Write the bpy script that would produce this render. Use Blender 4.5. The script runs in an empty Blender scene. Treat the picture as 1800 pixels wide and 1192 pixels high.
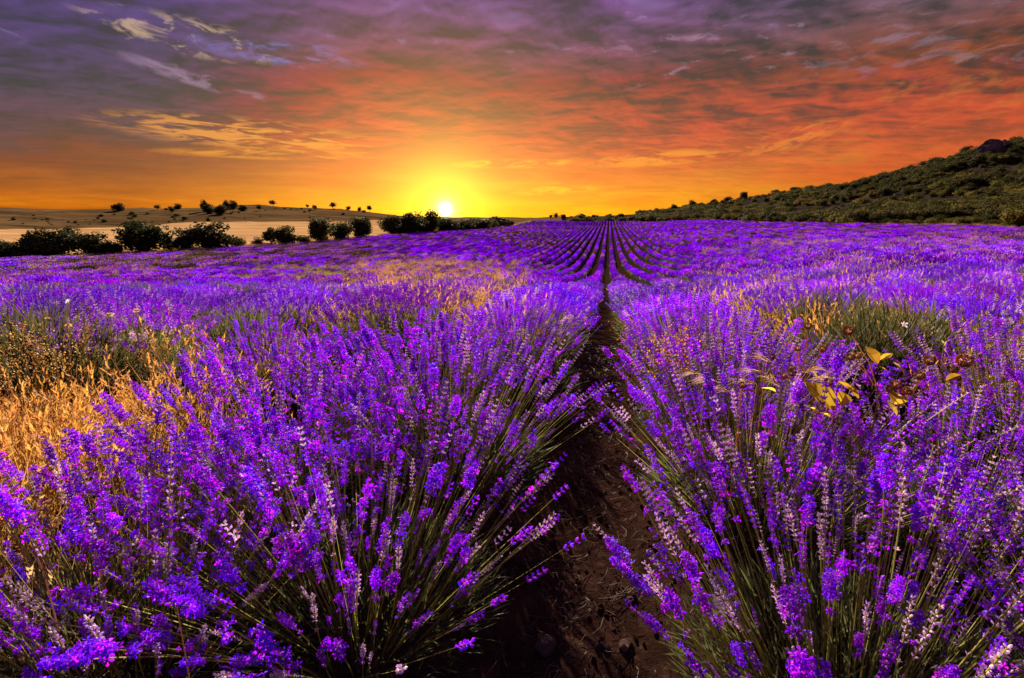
import bpy, math, random
import numpy as np
from mathutils import Vector, Matrix, Euler

random.seed(7)
rng = np.random.default_rng(11)
scene = bpy.context.scene
col = scene.collection
PI = math.pi
R = math.radians

# ------------------------------------------------------------------ camera
CAM_H = 1.15
PITCH = R(13.2)          # looking down
YAW = R(10.42)           # turned left of the row direction (+Y)
FPX = 900.0              # focal length in pixels of the 1800 wide photograph
cam_data = bpy.data.cameras.new('camera')
cam_data.sensor_width = 36.0
cam_data.lens = 18.0
cam_data.clip_start = 0.05
cam_data.clip_end = 9000
cam = bpy.data.objects.new('camera', cam_data)
col.objects.link(cam)
cam.location = (0, 0, CAM_H)
cam.rotation_euler = (PI / 2 - PITCH, 0, YAW)
scene.camera = cam
CAM = np.array([0, 0, CAM_H])
_m = np.array(Euler((PI / 2 - PITCH, 0, YAW)).to_matrix())
C_R, C_U, C_F = _m[:, 0], _m[:, 1], -_m[:, 2]


def ray(px, py):
    """direction with unit camera depth through a point of the photograph"""
    return C_F + C_R * (px - 900) / FPX + C_U * (596 - py) / FPX


def at(px, py, z):
    return CAM + ray(px, py) * z


def to_px(p):
    d = np.asarray(p, float) - CAM
    z = d @ C_F
    return 900 + FPX * (d @ C_R) / z, 596 - FPX * (d @ C_U) / z, z


# ------------------------------------------------------------------ light
EXPOSURE = 1.8
SKY_GAIN = 0.285
SUN_EL = R(23.0)
sun_ray = ray(783, 368)
SUN_AZ = math.atan2(sun_ray[0], sun_ray[1])          # from +Y towards +X
sun_dir = np.array([math.sin(SUN_AZ) * math.cos(SUN_EL), math.cos(SUN_AZ) * math.cos(SUN_EL), math.sin(SUN_EL)])
sl = bpy.data.lights.new('sun', 'SUN')
sl.energy = 5.0
sl.angle = R(0.6)
sl.color = (1.0, 0.83, 0.66)
sun = bpy.data.objects.new('sun', sl)
col.objects.link(sun)
sun.rotation_euler = Vector(sun_dir).to_track_quat('Z', 'Y').to_euler()
sun.location = (-10, 60, 40)

scene.view_settings.view_transform = 'Standard'
scene.view_settings.look = 'None'
scene.view_settings.gamma = 1.0
scene.view_settings.use_curve_mapping = False
scene.view_settings.exposure = EXPOSURE
scene.render.engine = 'CYCLES'
cy = scene.cycles
cy.max_bounces = 6
cy.diffuse_bounces = 3
cy.glossy_bounces = 2
cy.transmission_bounces = 4
cy.caustics_reflective = False
cy.caustics_refractive = False


def srgb(r, g, b, a=1.0):
    f = lambda c: (c / 255 / 12.92) if c / 255 <= 0.04045 else ((c / 255 + 0.055) / 1.055) ** 2.4
    return (f(r), f(g), f(b), a)


# ------------------------------------------------------------------ world
class NG:
    """short hand for building node graphs"""
    def __init__(self, tree):
        self.t = tree
        self.n = tree.nodes
        self.l = tree.links

    def put(self, sock, v):
        if isinstance(v, bpy.types.NodeSocket):
            self.l.new(v, sock)
        elif v is not None:
            sock.default_value = v

    def m(self, op, a, b=None, c=None, clamp=False):
        n = self.n.new('ShaderNodeMath')
        n.operation = op
        n.use_clamp = clamp
        for i, v in enumerate((a, b, c)):
            if v is not None:
                self.put(n.inputs[i], v)
        return n.outputs[0]

    def vm(self, op, a, b=None):
        n = self.n.new('ShaderNodeVectorMath')
        n.operation = op
        self.put(n.inputs[0], a)
        if b is not None:
            self.put(n.inputs[1], b)
        return n.outputs['Value'] if op in ('DOT_PRODUCT', 'LENGTH') else n.outputs[0]

    def smooth(self, v, lo, hi, to0=0.0, to1=1.0):
        n = self.n.new('ShaderNodeMapRange')
        n.interpolation_type = 'SMOOTHSTEP'
        self.put(n.inputs['Value'], v)
        n.inputs['From Min'].default_value = lo
        n.inputs['From Max'].default_value = hi
        n.inputs['To Min'].default_value = to0
        n.inputs['To Max'].default_value = to1
        return n.outputs['Result']

    def ramp(self, v, stops, interp='LINEAR'):
        n = self.n.new('ShaderNodeValToRGB')
        n.color_ramp.interpolation = interp
        e = n.color_ramp.elements
        while len(e) < len(stops):
            e.new(0.5)
        for el, (p, c) in zip(e, stops):
            el.position = p
            el.color = c
        self.put(n.inputs['Fac'], v)
        return n.outputs['Color']

    def mix(self, f, a, b, mode='MIX'):
        n = self.n.new('ShaderNodeMix')
        n.data_type = 'RGBA'
        n.blend_type = mode
        n.clamp_result = False
        self.put(n.inputs[0], f)
        self.put(n.inputs[6], a)
        self.put(n.inputs[7], b)
        return n.outputs[2]

    def noise(self, vec, scale, detail=4, rough=0.55, dist=0.0):
        n = self.n.new('ShaderNodeTexNoise')
        if vec is not None:
            self.put(n.inputs['Vector'], vec)
        n.inputs['Scale'].default_value = scale
        n.inputs['Detail'].default_value = detail
        n.inputs['Roughness'].default_value = rough
        n.inputs['Distortion'].default_value = dist
        return n.outputs['Fac']

    def xyz(self, x, y, z):
        n = self.n.new('ShaderNodeCombineXYZ')
        for i, v in enumerate((x, y, z)):
            self.put(n.inputs[i], v)
        return n.outputs[0]


def azel(px, py):
    d = ray(px, py)
    d = d / np.linalg.norm(d)
    f = np.array([-math.sin(YAW), math.cos(YAW), 0])
    r = np.array([math.cos(YAW), math.sin(YAW), 0])
    return math.atan2(d @ r, d @ f), d[2]


world = bpy.data.worlds.new('World')
scene.world = world
world.use_nodes = True
wt = world.node_tree
wt.nodes.clear()
g = NG(wt)
tc = wt.nodes.new('ShaderNodeTexCoord')
D = g.vm('NORMALIZE', tc.outputs['Generated'])
sep = wt.nodes.new('ShaderNodeSeparateXYZ')
g.put(sep.inputs[0], D)
dx, dy, dz = sep.outputs
el = g.m('MAXIMUM', dz, 0.0)
fh = (-math.sin(YAW), math.cos(YAW), 0.0)
rh = (math.cos(YAW), math.sin(YAW), 0.0)
af = g.vm('DOT_PRODUCT', D, fh)
ar = g.vm('DOT_PRODUCT', D, rh)
az = g.m('ARCTAN2', ar, af)
# slow noise that pushes the colour bands up and down so that they do not lie level
plane = g.xyz(g.m('DIVIDE', dx, g.m('ADD', el, 0.09)), g.m('DIVIDE', dy, g.m('ADD', el, 0.09)), 0.0)
warp = g.noise(plane, 0.55, 3, 0.5, 0.6)
elw = g.m('MAXIMUM', g.m('ADD', el, g.m('MULTIPLY', g.m('SUBTRACT', warp, 0.5), 0.16)), 0.0)
A = [(0, srgb(244, 166, 42)), (.035, srgb(238, 144, 34)), (.08, srgb(222, 100, 26)), (.135, srgb(204, 58, 20)),
     (.20, srgb(172, 58, 34)), (.26, srgb(124, 64, 74)), (.32, srgb(112, 70, 112)), (.38, srgb(116, 78, 142)), (.6, srgb(112, 96, 162)), (1, srgb(118, 110, 178))]
B = [(0, srgb(204, 108, 34)), (.025, srgb(178, 86, 32)), (.07, srgb(132, 56, 38)), (.12, srgb(92, 46, 54)),
     (.18, srgb(74, 48, 80)), (.26, srgb(80, 56, 108)), (.37, srgb(92, 70, 134)), (.6, srgb(112, 96, 162)), (1, srgb(118, 110, 178))]
Cc = [(0, srgb(226, 138, 46)), (.05, srgb(214, 108, 36)), (.10, srgb(208, 76, 24)), (.16, srgb(192, 62, 28)),
      (.21, srgb(144, 76, 54)), (.27, srgb(112, 76, 80)), (.32, srgb(104, 78, 106)), (.37, srgb(102, 86, 126)), (.6, srgb(112, 96, 162)), (1, srgb(118, 110, 178))]
Dd = [(0, srgb(120, 84, 96)), (.06, srgb(116, 82, 104)), (.12, srgb(110, 80, 112)), (.2, srgb(102, 78, 122)),
      (.3, srgb(94, 76, 128)), (.37, srgb(90, 74, 130)), (.6, srgb(112, 96, 162)), (1, srgb(118, 110, 178))]
ra, rb, rc, rd = (g.ramp(elw, s) for s in (A, B, Cc, Dd))
saz = math.atan2(sun_ray @ np.array(rh), sun_ray @ np.array(fh))
daz = g.m('SUBTRACT', az, saz)
left_w = g.smooth(daz, -0.08, -0.46)
right_w = g.smooth(daz, 0.25, 0.75)
sky = g.mix(left_w, ra, rb)
sky = g.mix(right_w, sky, rc)
back_w = g.smooth(af, 0.62, -0.2)
sky = g.mix(back_w, sky, rd)

# broken altocumulus seen in perspective: darker undersides, bright gaps
n1 = g.noise(plane, 1.3, 6, 0.55, 0.2)
n2 = g.noise(plane, 3.6, 5, 0.52, 0.25)
tow = (0.045 * math.sin(SUN_AZ), 0.045 * math.cos(SUN_AZ), 0.0)
n2b = g.noise(g.vm('ADD', plane, tow), 3.6, 5, 0.52, 0.25)      # the same deck a little nearer the sun
n3 = g.noise(g.vm('ADD', plane, (7.3, 2.1, 0)), 7.0, 5, 0.6, 0.35)
hi = g.smooth(el, 0.05, 0.20)                       # the deck thickens with height
dark = g.m('ADD', g.m('MULTIPLY', n1, 0.5), g.m('MULTIPLY', n2, 0.5))
shade = g.smooth(dark, 0.39, 0.60, 0.34, 1.16)
lit = g.m('MULTIPLY', g.m('SUBTRACT', n2, n2b), 3.2)            # flank turned to the sun is brighter
shade = g.m('MAXIMUM', g.m('ADD', shade, g.m('MULTIPLY', lit, 0.9)), 0.22)
shade = g.m('ADD', g.m('MULTIPLY', g.m('SUBTRACT', shade, 1.0), g.m('ADD', g.m('MULTIPLY', hi, 0.8), 0.2)), 1.0)
sky = g.mix(1.0, sky, g.xyz(shade, shade, shade), 'MULTIPLY')
hv = g.smooth(el, 0.06, 0.20, 0.97, 0.76)
sky = g.mix(1.0, sky, g.xyz(hv, hv, hv), 'MULTIPLY')
# blue-white rims of the small cloud cells
gap = g.m('MULTIPLY', g.smooth(n3, 0.58, 0.76), g.smooth(n2, 0.48, 0.64))
gap = g.m('MULTIPLY', gap, g.smooth(el, 0.17, 0.30))
sky = g.mix(g.m('MULTIPLY', gap, 0.5), sky, srgb(176, 160, 204))
cell = g.smooth(n2, 0.52, 0.72)
cell = g.m('MULTIPLY', cell, g.smooth(el, 0.25, 0.40))
sky = g.mix(g.m('MULTIPLY', cell, 0.35), sky, srgb(150, 134, 190))


def streak(sky, px, py, half_w, half_h, tilt, colour, amount, scale, lo=0.46, hi_=0.62, stretch=5.0):
    """a lit, ragged cloud bank at one bearing and height of the sky"""
    a0, e0 = azel(px, py)
    u = g.m('SUBTRACT', az, a0)
    v = g.m('SUBTRACT', g.m('SUBTRACT', el, e0), g.m('MULTIPLY', u, tilt))
    r2 = g.m('ADD', g.m('POWER', g.m('ABSOLUTE', g.m('DIVIDE', u, half_w)), 2.0),
             g.m('POWER', g.m('ABSOLUTE', g.m('DIVIDE', v, half_h)), 2.0))
    mask = g.smooth(r2, 1.0, 0.1)
    nz = g.noise(g.xyz(g.m('MULTIPLY', u, scale), g.m('MULTIPLY', v, scale * stretch), px * 0.013), 1.0, 7, 0.62, 0.5)
    f = g.m('MULTIPLY', g.m('MULTIPLY', g.smooth(nz, lo, hi_), mask), amount)
    return g.mix(f, sky, colour)


sky = streak(sky, 450, 238, 0.25, 0.030, -0.035, srgb(228, 158, 104), 0.85, 13, 0.46, 0.58, 7)
sky = streak(sky, 500, 272, 0.22, 0.010, 0.02, srgb(240, 160, 84), 0.7, 12, 0.42, 0.6)
sky = streak(sky, 330, 66, 0.16, 0.030, -0.05, srgb(206, 176, 150), 0.7, 20, 0.50, 0.64, 3)
sky = streak(sky, 490, 92, 0.16, 0.022, 0.0, srgb(128, 122, 190), 0.6, 16, 0.45, 0.62, 3)
sky = streak(sky, 350, 140, 0.12, 0.014, -0.2, srgb(158, 130, 156), 0.6, 16, 0.44, 0.6, 4)
sky = streak(sky, 1150, 280, 0.16, 0.016, 0.05, srgb(246, 150, 56), 0.75, 16, 0.42, 0.58)
sky = streak(sky, 1390, 245, 0.10, 0.020, 0.25, srgb(236, 130, 54), 0.6, 26, 0.46, 0.6, 3)
sky = streak(sky, 900, 288, 0.14, 0.010, 0.02, srgb(250, 190, 70), 0.7, 16, 0.42, 0.6)
sky = streak(sky, 980, 335, 0.10, 0.010, 0.05, srgb(252, 196, 74), 0.6, 16, 0.42, 0.6)
sky = streak(sky, 1620, 190, 0.35, 0.09, 0.2, srgb(206, 132, 84), 0.35, 16, 0.5, 0.66, 3)
sky = streak(sky, 1280, 90, 0.30, 0.07, 0.0, srgb(176, 146, 168), 0.35, 22, 0.56, 0.68, 3)
sky = streak(sky, 1690, 60, 0.24, 0.08, 0.0, srgb(150, 134, 156), 0.3, 20, 0.5, 0.66, 3)

hsn = wt.nodes.new('ShaderNodeHueSaturation')
hsn.inputs['Saturation'].default_value = 1.18
g.put(hsn.inputs['Color'], sky)
sky = hsn.outputs[0]
# glow round the low sun, and its disc
sd = sun_ray / np.linalg.norm(sun_ray)
dsun = g.vm('DOT_PRODUCT', D, tuple(float(v) for v in sd))
one_m = g.m('MAXIMUM', g.m('SUBTRACT', 1.0, dsun), 0.0)


def glow(sky, sigma_deg, colour, amount):
    s2 = R(sigma_deg) ** 2
    f = g.m('MULTIPLY', g.m('EXPONENT', g.m('MULTIPLY', one_m, -2.0 / s2)), amount)
    return g.mix(f, sky, colour, 'ADD')


sky = g.mix(g.m('MULTIPLY', g.m('EXPONENT', g.m('MULTIPLY', one_m, -2.0 / R(5.0) ** 2)), 0.92), sky, srgb(255, 206, 40))
sky = glow(sky, 14, (0.30, 0.08, 0.003, 1), 0.38)
sky = glow(sky, 3.2, (0.6, 0.5, 0.05, 1), 0.7)
sky = glow(sky, 1.2, (1.5, 1.3, 0.6, 1), 0.8)
sky = glow(sky, 0.42, (14.0, 12.5, 8.0, 1), 1.0)
# below the horizon the ground covers it
bg = wt.nodes.new('ShaderNodeBackground')
g.put(bg.inputs['Color'], sky)
bg.inputs['Strength'].default_value = SKY_GAIN
nish = wt.nodes.new('ShaderNodeTexSky')
nish.sky_type = 'NISHITA'
nish.sun_disc = False
nish.sun_elevation = R(3.0)
nish.sun_rotation = SUN_AZ
bg2 = wt.nodes.new('ShaderNodeBackground')
g.put(bg2.inputs['Color'], nish.outputs[0])
bg2.inputs['Strength'].default_value = 0.006
addw = wt.nodes.new('ShaderNodeAddShader')
wt.links.new(bg.outputs[0], addw.inputs[0])
wt.links.new(bg2.outputs[0], addw.inputs[1])
wo = wt.nodes.new('ShaderNodeOutputWorld')
wt.links.new(addw.outputs[0], wo.inputs[0])
world.cycles.sampling_method = 'MANUAL'
world.cycles.sample_map_resolution = 1024


# ------------------------------------------------------------------ materials
def new_mat(name):
    m = bpy.data.materials.new(name)
    m.use_nodes = True
    m.node_tree.nodes.clear()
    return m, NG(m.node_tree)


def plant_mat(name, trans=0.4, rough=0.6, hue=0.02, val=0.3, sat=1.0, spec=0.2, sheen=0.0):
    """petals, leaves and stems: colour from the mesh, thin enough to let light through"""
    m, q = new_mat(name)
    at_ = q.n.new('ShaderNodeAttribute')
    at_.attribute_name = 'tint'
    oi = q.n.new('ShaderNodeObjectInfo')
    hs = q.n.new('ShaderNodeHueSaturation')
    rnd = oi.outputs['Random']
    q.put(hs.inputs['Hue'], q.m('ADD', q.m('MULTIPLY', q.m('SUBTRACT', rnd, 0.5), hue * 2), 0.5))
    r2 = q.m('FRACT', q.m('MULTIPLY', rnd, 37.7))
    q.put(hs.inputs['Value'], q.m('ADD', q.m('MULTIPLY', q.m('SUBTRACT', r2, 0.5), val * 2), 1.0))
    hs.inputs['Saturation'].default_value = sat
    q.put(hs.inputs['Color'], at_.outputs['Color'])
    pb = q.n.new('ShaderNodeBsdfPrincipled')
    q.put(pb.inputs['Base Color'], hs.outputs[0])
    pb.inputs['Roughness'].default_value = rough
    pb.inputs['Specular IOR Level'].default_value = spec
    pb.inputs['Sheen Weight'].default_value = sheen
    pb.inputs['Sheen Roughness'].default_value = 0.3
    tb = q.n.new('ShaderNodeBsdfTranslucent')
    q.put(tb.inputs['Color'], hs.outputs[0])
    mx = q.n.new('ShaderNodeMixShader')
    mx.inputs[0].default_value = trans
    q.l.new(pb.outputs[0], mx.inputs[1])
    q.l.new(tb.outputs[0], mx.inputs[2])
    o = q.n.new('ShaderNodeOutputMaterial')
    q.l.new(mx.outputs[0], o.inputs[0])
    return m


M_FLOWER = plant_mat('lavender_bloom', 0.5, 0.55, 0.018, 0.3, spec=.08, sheen=.06)
M_LEAF = plant_mat('plant_green', 0.35, 0.6, 0.02, 0.3)
M_STRAW = plant_mat('dry_straw', 0.5, 0.55, 0.015, 0.25)
M_TREE = plant_mat('tree_leaves', 0.3, 0.75, 0.02, 0.3, spec=.03)
M_BARK = plant_mat('bark', 0.0, 0.9, 0.01, 0.2)


def ground_mat(name, c1, c2, c3, s1, s2, bump=0.4, bscale=30, rough=0.6, stretch=(1, 1, 1)):
    m, q = new_mat(name)
    geo = q.n.new('ShaderNodeNewGeometry')
    mp = q.n.new('ShaderNodeMapping')
    q.l.new(geo.outputs['Position'], mp.inputs['Vector'])
    mp.inputs['Scale'].default_value = stretch
    v = mp.outputs[0]
    a = q.noise(v, s1, 6, 0.6, 0.3)
    b = q.noise(v, s2, 6, 0.65, 0.2)
    c = q.mix(q.smooth(a, 0.38, 0.62), c1, c2)
    c = q.mix(q.smooth(b, 0.5, 0.7), c, c3)
    pb = q.n.new('ShaderNodeBsdfDiffuse')
    q.put(pb.inputs['Color'], c)
    pb.inputs['Roughness'].default_value = rough
    bp = q.n.new('ShaderNodeBump')
    bp.inputs['Strength'].default_value = bump
    bp.inputs['Distance'].default_value = 0.02
    q.put(bp.inputs['Height'], q.noise(geo.outputs['Position'], bscale, 8, 0.7))
    q.l.new(bp.outputs[0], pb.inputs['Normal'])
    o = q.n.new('ShaderNodeOutputMaterial')
    q.l.new(pb.outputs[0], o.inputs[0])
    return m


M_SOIL = ground_mat('dark_soil', (.026, .012, .008, 1), (.046, .022, .014, 1), (.072, .037, .025, 1), 3.0, 24, .55, 45)
M_TURF = ground_mat('dry_turf', (.19, .12, .045, 1), (.26, .165, .06, 1), (.07, .07, .02, 1), 0.12, 0.5, .5, 12)
M_STUBBLE = ground_mat('pale_stubble', (.30, .17, .07, 1), (.42, .25, .105, 1), (.20, .115, .05, 1), 0.10, 0.35, .15, 6, 0.0, stretch=(0.12, 1.6, 1))
M_HILL_L = ground_mat('tan_hill', (.070, .042, .018, 1), (.13, .078, .032, 1), (.030, .022, .010, 1), 0.03, 0.07, .3, 3, 0.15, stretch=(.35, 1.8, 1))
M_HILL_R = ground_mat('scrub_hill', (.032, .022, .013, 1), (.05, .033, .028, 1), (.085, .062, .062, 1), 0.05, 0.22, .6, 2, stretch=(.6, 1, 1))
M_ROCK = ground_mat('grey_rock', (.10, .075, .08, 1), (.16, .115, .125, 1), (.045, .032, .035, 1), 0.25, 1.1, 1.0, 3)
M_STONE = ground_mat('field_stone', (.085, .055, .045, 1), (.13, .085, .07, 1), (.05, .03, .025, 1), 9, 40, .8, 120)


# ------------------------------------------------------------------ mesh builder
class MB:
    def __init__(self):
        self.v, self.f, self.c, self.mi = [], [], [], []
        self.n = 0

    def add(self, verts, faces, cols, mat=0):
        o = self.n
        self.v.extend(verts)
        if len(cols) and not hasattr(cols[0], '__len__'):
            cols = [cols] * len(verts)
        self.c.extend(cols)
        for f in faces:
            self.f.append(tuple(i + o for i in f))
            self.mi.append(mat)
        self.n += len(verts)

    def mesh(self, name, mats):
        me = bpy.data.meshes.new(name)
        me.from_pydata([tuple(map(float, p)) for p in self.v], [], self.f)
        for m in mats:
            me.materials.append(m)
        if len(mats) > 1:
            me.polygons.foreach_set('material_index', np.array(self.mi, np.int32))
        ca = me.color_attributes.new('tint', 'FLOAT_COLOR', 'POINT')
        arr = np.ones((len(self.v), 4), np.float32)
        arr[:, :3] = np.array([c[:3] for c in self.c], np.float32)
        ca.data.foreach_set('color', arr.ravel())
        me.update()
        return me


def vec(*a):
    return np.array(a, float)


def unit(v):
    return v / (np.linalg.norm(v) + 1e-9)


def frame(d):
    d = unit(np.asarray(d, float))
    a = np.array([0, 0, 1.0]) if abs(d[2]) < 0.9 else np.array([1.0, 0, 0])
    x = unit(np.cross(a, d))
    return x, np.cross(d, x), d


def tube(mb, pts, rad, n, cola, colb=None, mat=0, cap=False):
    colb = colb if colb is not None else cola
    verts, cols, faces = [], [], []
    k = len(pts)
    for i, p in enumerate(pts):
        d = pts[min(i + 1, k - 1)] - pts[max(i - 1, 0)]
        x, y, _ = frame(d)
        r = rad[i] if hasattr(rad, '__len__') else rad
        t = i / (k - 1)
        c = tuple(cola[j] * (1 - t) + colb[j] * t for j in range(3))
        for s in range(n):
            a = 2 * PI * s / n
            verts.append(p + (x * math.cos(a) + y * math.sin(a)) * r)
            cols.append(c)
    for i in range(k - 1):
        for s in range(n):
            a, b = i * n + s, i * n + (s + 1) % n
            faces.append((a, b, b + n, a + n))
    if cap:
        faces.append(tuple(range((k - 1) * n, k * n)))
    mb.add(verts, faces, cols, mat)


def bud(mb, p, d, ln, r, cb, ct, n=4, mat=0):
    x, y, d = frame(d)
    verts = [p]
    cols = [cb]
    for t, rr, c in ((0.32, 0.85, cb), (0.72, 1.0, ct)):
        for s in range(n):
            a = 2 * PI * s / n
            verts.append(p + d * ln * t + (x * math.cos(a) + y * math.sin(a)) * r * rr)
            cols.append(c)
    verts.append(p + d * ln)
    cols.append(ct)
    f = []
    for s in range(n):
        s2 = (s + 1) % n
        f.append((0, 1 + s2, 1 + s))
        f.append((1 + s, 1 + s2, 1 + n + s2, 1 + n + s))
        f.append((1 + n + s, 1 + n + s2, 1 + 2 * n))
    mb.add(verts, f, cols, mat)


def bud_lo(mb, p, d, ln, r, cb, ct, mat=0, n=3):
    x, y, d = frame(d)
    verts = [p] + [p + d * ln * 0.6 + (x * math.cos(2 * PI * s / n) + y * math.sin(2 * PI * s / n)) * r for s in range(n)] + [p + d * ln]
    f = []
    for s in range(n):
        s2 = (s + 1) % n
        f += [(0, 1 + s2, 1 + s), (1 + s, 1 + s2, n + 1)]
    mb.add(verts, f, [cb] + [ct] * (n + 1), mat)


def petals(mb, p, d, size, colr, n=5, mat=0):
    x, y, d = frame(d)
    a0 = random.random() * 6
    verts, faces = [], []
    for k in range(n):
        a = a0 + 2 * PI * k / n
        w = 0.52 * PI / n * 2
        big = 1.15 if k < 2 else 0.85
        for (rr, aa, h) in ((0.10, 0, 0), (0.75, -w * .55, .12), (1.0, 0, .02), (0.75, w * .55, .12)):
            verts.append(p + (x * math.cos(a + aa) + y * math.sin(a + aa)) * size * rr * big + d * size * h)
        o = 4 * k
        faces.append((o, o + 1, o + 2, o + 3))
    mb.add(verts, faces, colr, mat)


def blade(mb, p, d, ln, w, bend, colr, mat=0, tip=None):
    """a narrow leaf or grass blade that curves over"""
    x, y, d = frame(d)
    a = random.random() * 2 * PI
    s = x * math.cos(a) + y * math.sin(a)
    b = vec(0, 0, -1) * bend
    p1 = p + d * ln * 0.55 + b * ln * 0.15
    p2 = p + d * ln + b * ln * 0.6
    tip = tip or colr
    mb.add([p - s * w * .5, p + s * w * .5, p1 + s * w * .5, p1 - s * w * .5, p2], [(0, 1, 2, 3), (3, 2, 4)],
           [colr, colr, colr, colr, tip], mat)


# ------------------------------------------------------------------ object helpers
def tag(o, label=None, cat=None, group=None, kind=None):
    if label:
        o['label'] = label
    if cat:
        o['category'] = cat
    if group:
        o['group'] = group
    if kind:
        o['kind'] = kind
    return o


def obj(name, me, parent=None, loc=None, rot=None, scale=None, kind=None):
    o = bpy.data.objects.new(name, me)
    col.objects.link(o)
    if parent is not None:
        o.parent = parent
    if loc is not None:
        o.location = tuple(map(float, loc))
    if rot is not None:
        o.rotation_euler = tuple(map(float, rot))
    if scale is not None:
        o.scale = (scale,) * 3 if not hasattr(scale, '__len__') else tuple(map(float, scale))
    if kind:
        o['kind'] = kind
    return o


def thing(name, label, cat, loc=(0, 0, 0), rz=0.0, group=None, scale=None):
    o = obj(name, None, None, loc, (0, 0, rz), scale)
    o.empty_display_size = 0.2
    return tag(o, label, cat, group)


def scatter(name, protos, pts, rots, scales, idx, parent=None):
    """ONE object that repeats small plants by geometry nodes (for what nobody could count)"""
    me = bpy.data.meshes.new(name)
    me.from_pydata([tuple(map(float, p)) for p in pts], [], [])
    for nm, ty, arr in (('rot', 'FLOAT_VECTOR', rots), ('siz', 'FLOAT_VECTOR', scales)):
        a = me.attributes.new(nm, ty, 'POINT')
        a.data.foreach_set('vector', np.asarray(arr, np.float32).ravel())
    a = me.attributes.new('pick', 'INT', 'POINT')
    a.data.foreach_set('value', np.asarray(idx, np.int32))
    c = bpy.data.collections.new(name + '_kinds')
    for i, p in enumerate(protos):
        po = bpy.data.objects.new(f'{name}_kind_{i:02d}', p)
        c.objects.link(po)
    ng = bpy.data.node_groups.new(name + '_scatter', 'GeometryNodeTree')
    ng.interface.new_socket('Geometry', in_out='INPUT', socket_type='NodeSocketGeometry')
    ng.interface.new_socket('Geometry', in_out='OUTPUT', socket_type='NodeSocketGeometry')
    N = ng.nodes
    gi, go = N.new('NodeGroupInput'), N.new('NodeGroupOutput')
    iop = N.new('GeometryNodeInstanceOnPoints')
    ci = N.new('GeometryNodeCollectionInfo')
    ci.inputs['Collection'].default_value = c
    ci.inputs['Separate Children'].default_value = True
    ci.inputs['Reset Children'].default_value = True
    ng.links.new(gi.outputs[0], iop.inputs['Points'])
    ng.links.new(ci.outputs[0], iop.inputs['Instance'])
    iop.inputs['Pick Instance'].default_value = True
    for nm, ty, sock in (('rot', 'FLOAT_VECTOR', 'Rotation'), ('siz', 'FLOAT_VECTOR', 'Scale'), ('pick', 'INT', 'Instance Index')):
        na = N.new('GeometryNodeInputNamedAttribute')
        na.data_type = ty
        na.inputs['Name'].default_value = nm
        ng.links.new(na.outputs['Attribute'], iop.inputs[sock])
    ng.links.new(iop.outputs[0], go.inputs[0])
    o = obj(name, me, parent, kind='stuff')
    md = o.modifiers.new('scatter', 'NODES')
    md.node_group = ng
    return o


# ------------------------------------------------------------------ terrain
# ground heights read off the photograph: (px, py, camera depth, height of what grows there)
CP = []


def cp(px, py, z, grow=0.0):
    p = at(px, py, z)
    CP.append((math.atan2(p[0], p[1]), math.log(math.hypot(p[0], p[1])), p[2] - grow))


GROW = 0.55
for z, d in ((7, 1.03), (12, 1.6), (20, 2.4), (31, 3.4), (50, 4.8), (72, 5.4), (114, 4.9), (188, 3.7), (300, 1.1)):
    cp(1068, 385 + d / z * 924, z, GROW)
for px in (0, 300, 600):
    for z, d in ((7, 1.03), (12, 1.6), (20, 2.4), (31, 3.4), (50, 4.7)):
        cp(px, 385 + d / z * 924, z, GROW)
for px, py, z in ((0, 455, 70), (300, 440, 85), (550, 425, 105), (680, 412, 135), (850, 400, 190), (950, 389, 300),
                  (1500, 500, 8), (1500, 470, 14), (1500, 440, 26), (1500, 415, 55), (1500, 393, 120),
                  (1800, 500, 8), (1800, 450, 20), (1800, 420, 45), (1800, 401, 92),
                  (1250, 505, 12), (1250, 450, 42), (1250, 420, 85), (1250, 388.5, 210)):
    cp(px, py, z, GROW)
# valley, left hill
for px, py, z in ((0, 417, 130), (0, 406, 210), (0, 388, 300), (0, 367, 420), (0, 392, 900),
                  (250, 415, 140), (250, 401, 230), (250, 380, 330), (250, 364, 430), (250, 392, 900),
                  (450, 406, 170), (450, 396, 250), (450, 376, 340), (450, 360, 430), (450, 390, 900),
                  (600, 402, 200), (600, 390, 280), (600, 376, 370), (600, 365.5, 440), (600, 388, 900),
                  (690, 396, 240), (690, 387, 330), (690, 380, 450), (690, 387, 900),
                  (790, 396, 240), (790, 389, 350), (790, 386, 900), (900, 387, 350), (900, 385.5, 900),
                  (1000, 385, 420), (1000, 382, 560), (1000, 384, 1200),
                  (1100, 386.5, 330), (1100, 382, 520), (1100, 386, 1200),
                  (1200, 385, 280), (1200, 374, 420), (1200, 367, 520), (1200, 380, 1000),
                  (1320, 386, 230), (1320, 365, 330), (1320, 349, 430), (1320, 370, 900),
                  (1480, 388, 160), (1480, 362, 240), (1480, 334, 340), (1480, 352, 800),
                  (1640, 394, 115), (1640, 345, 190), (1640, 293, 300), (1640, 320, 700),
                  (1740, 398, 100), (1740, 335, 185), (1740, 258, 300), (1740, 300, 700),
                  (1800, 330, 185), (1800, 250, 300), (1800, 290, 700)):
    cp(px, py, z)
RING = []
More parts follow.
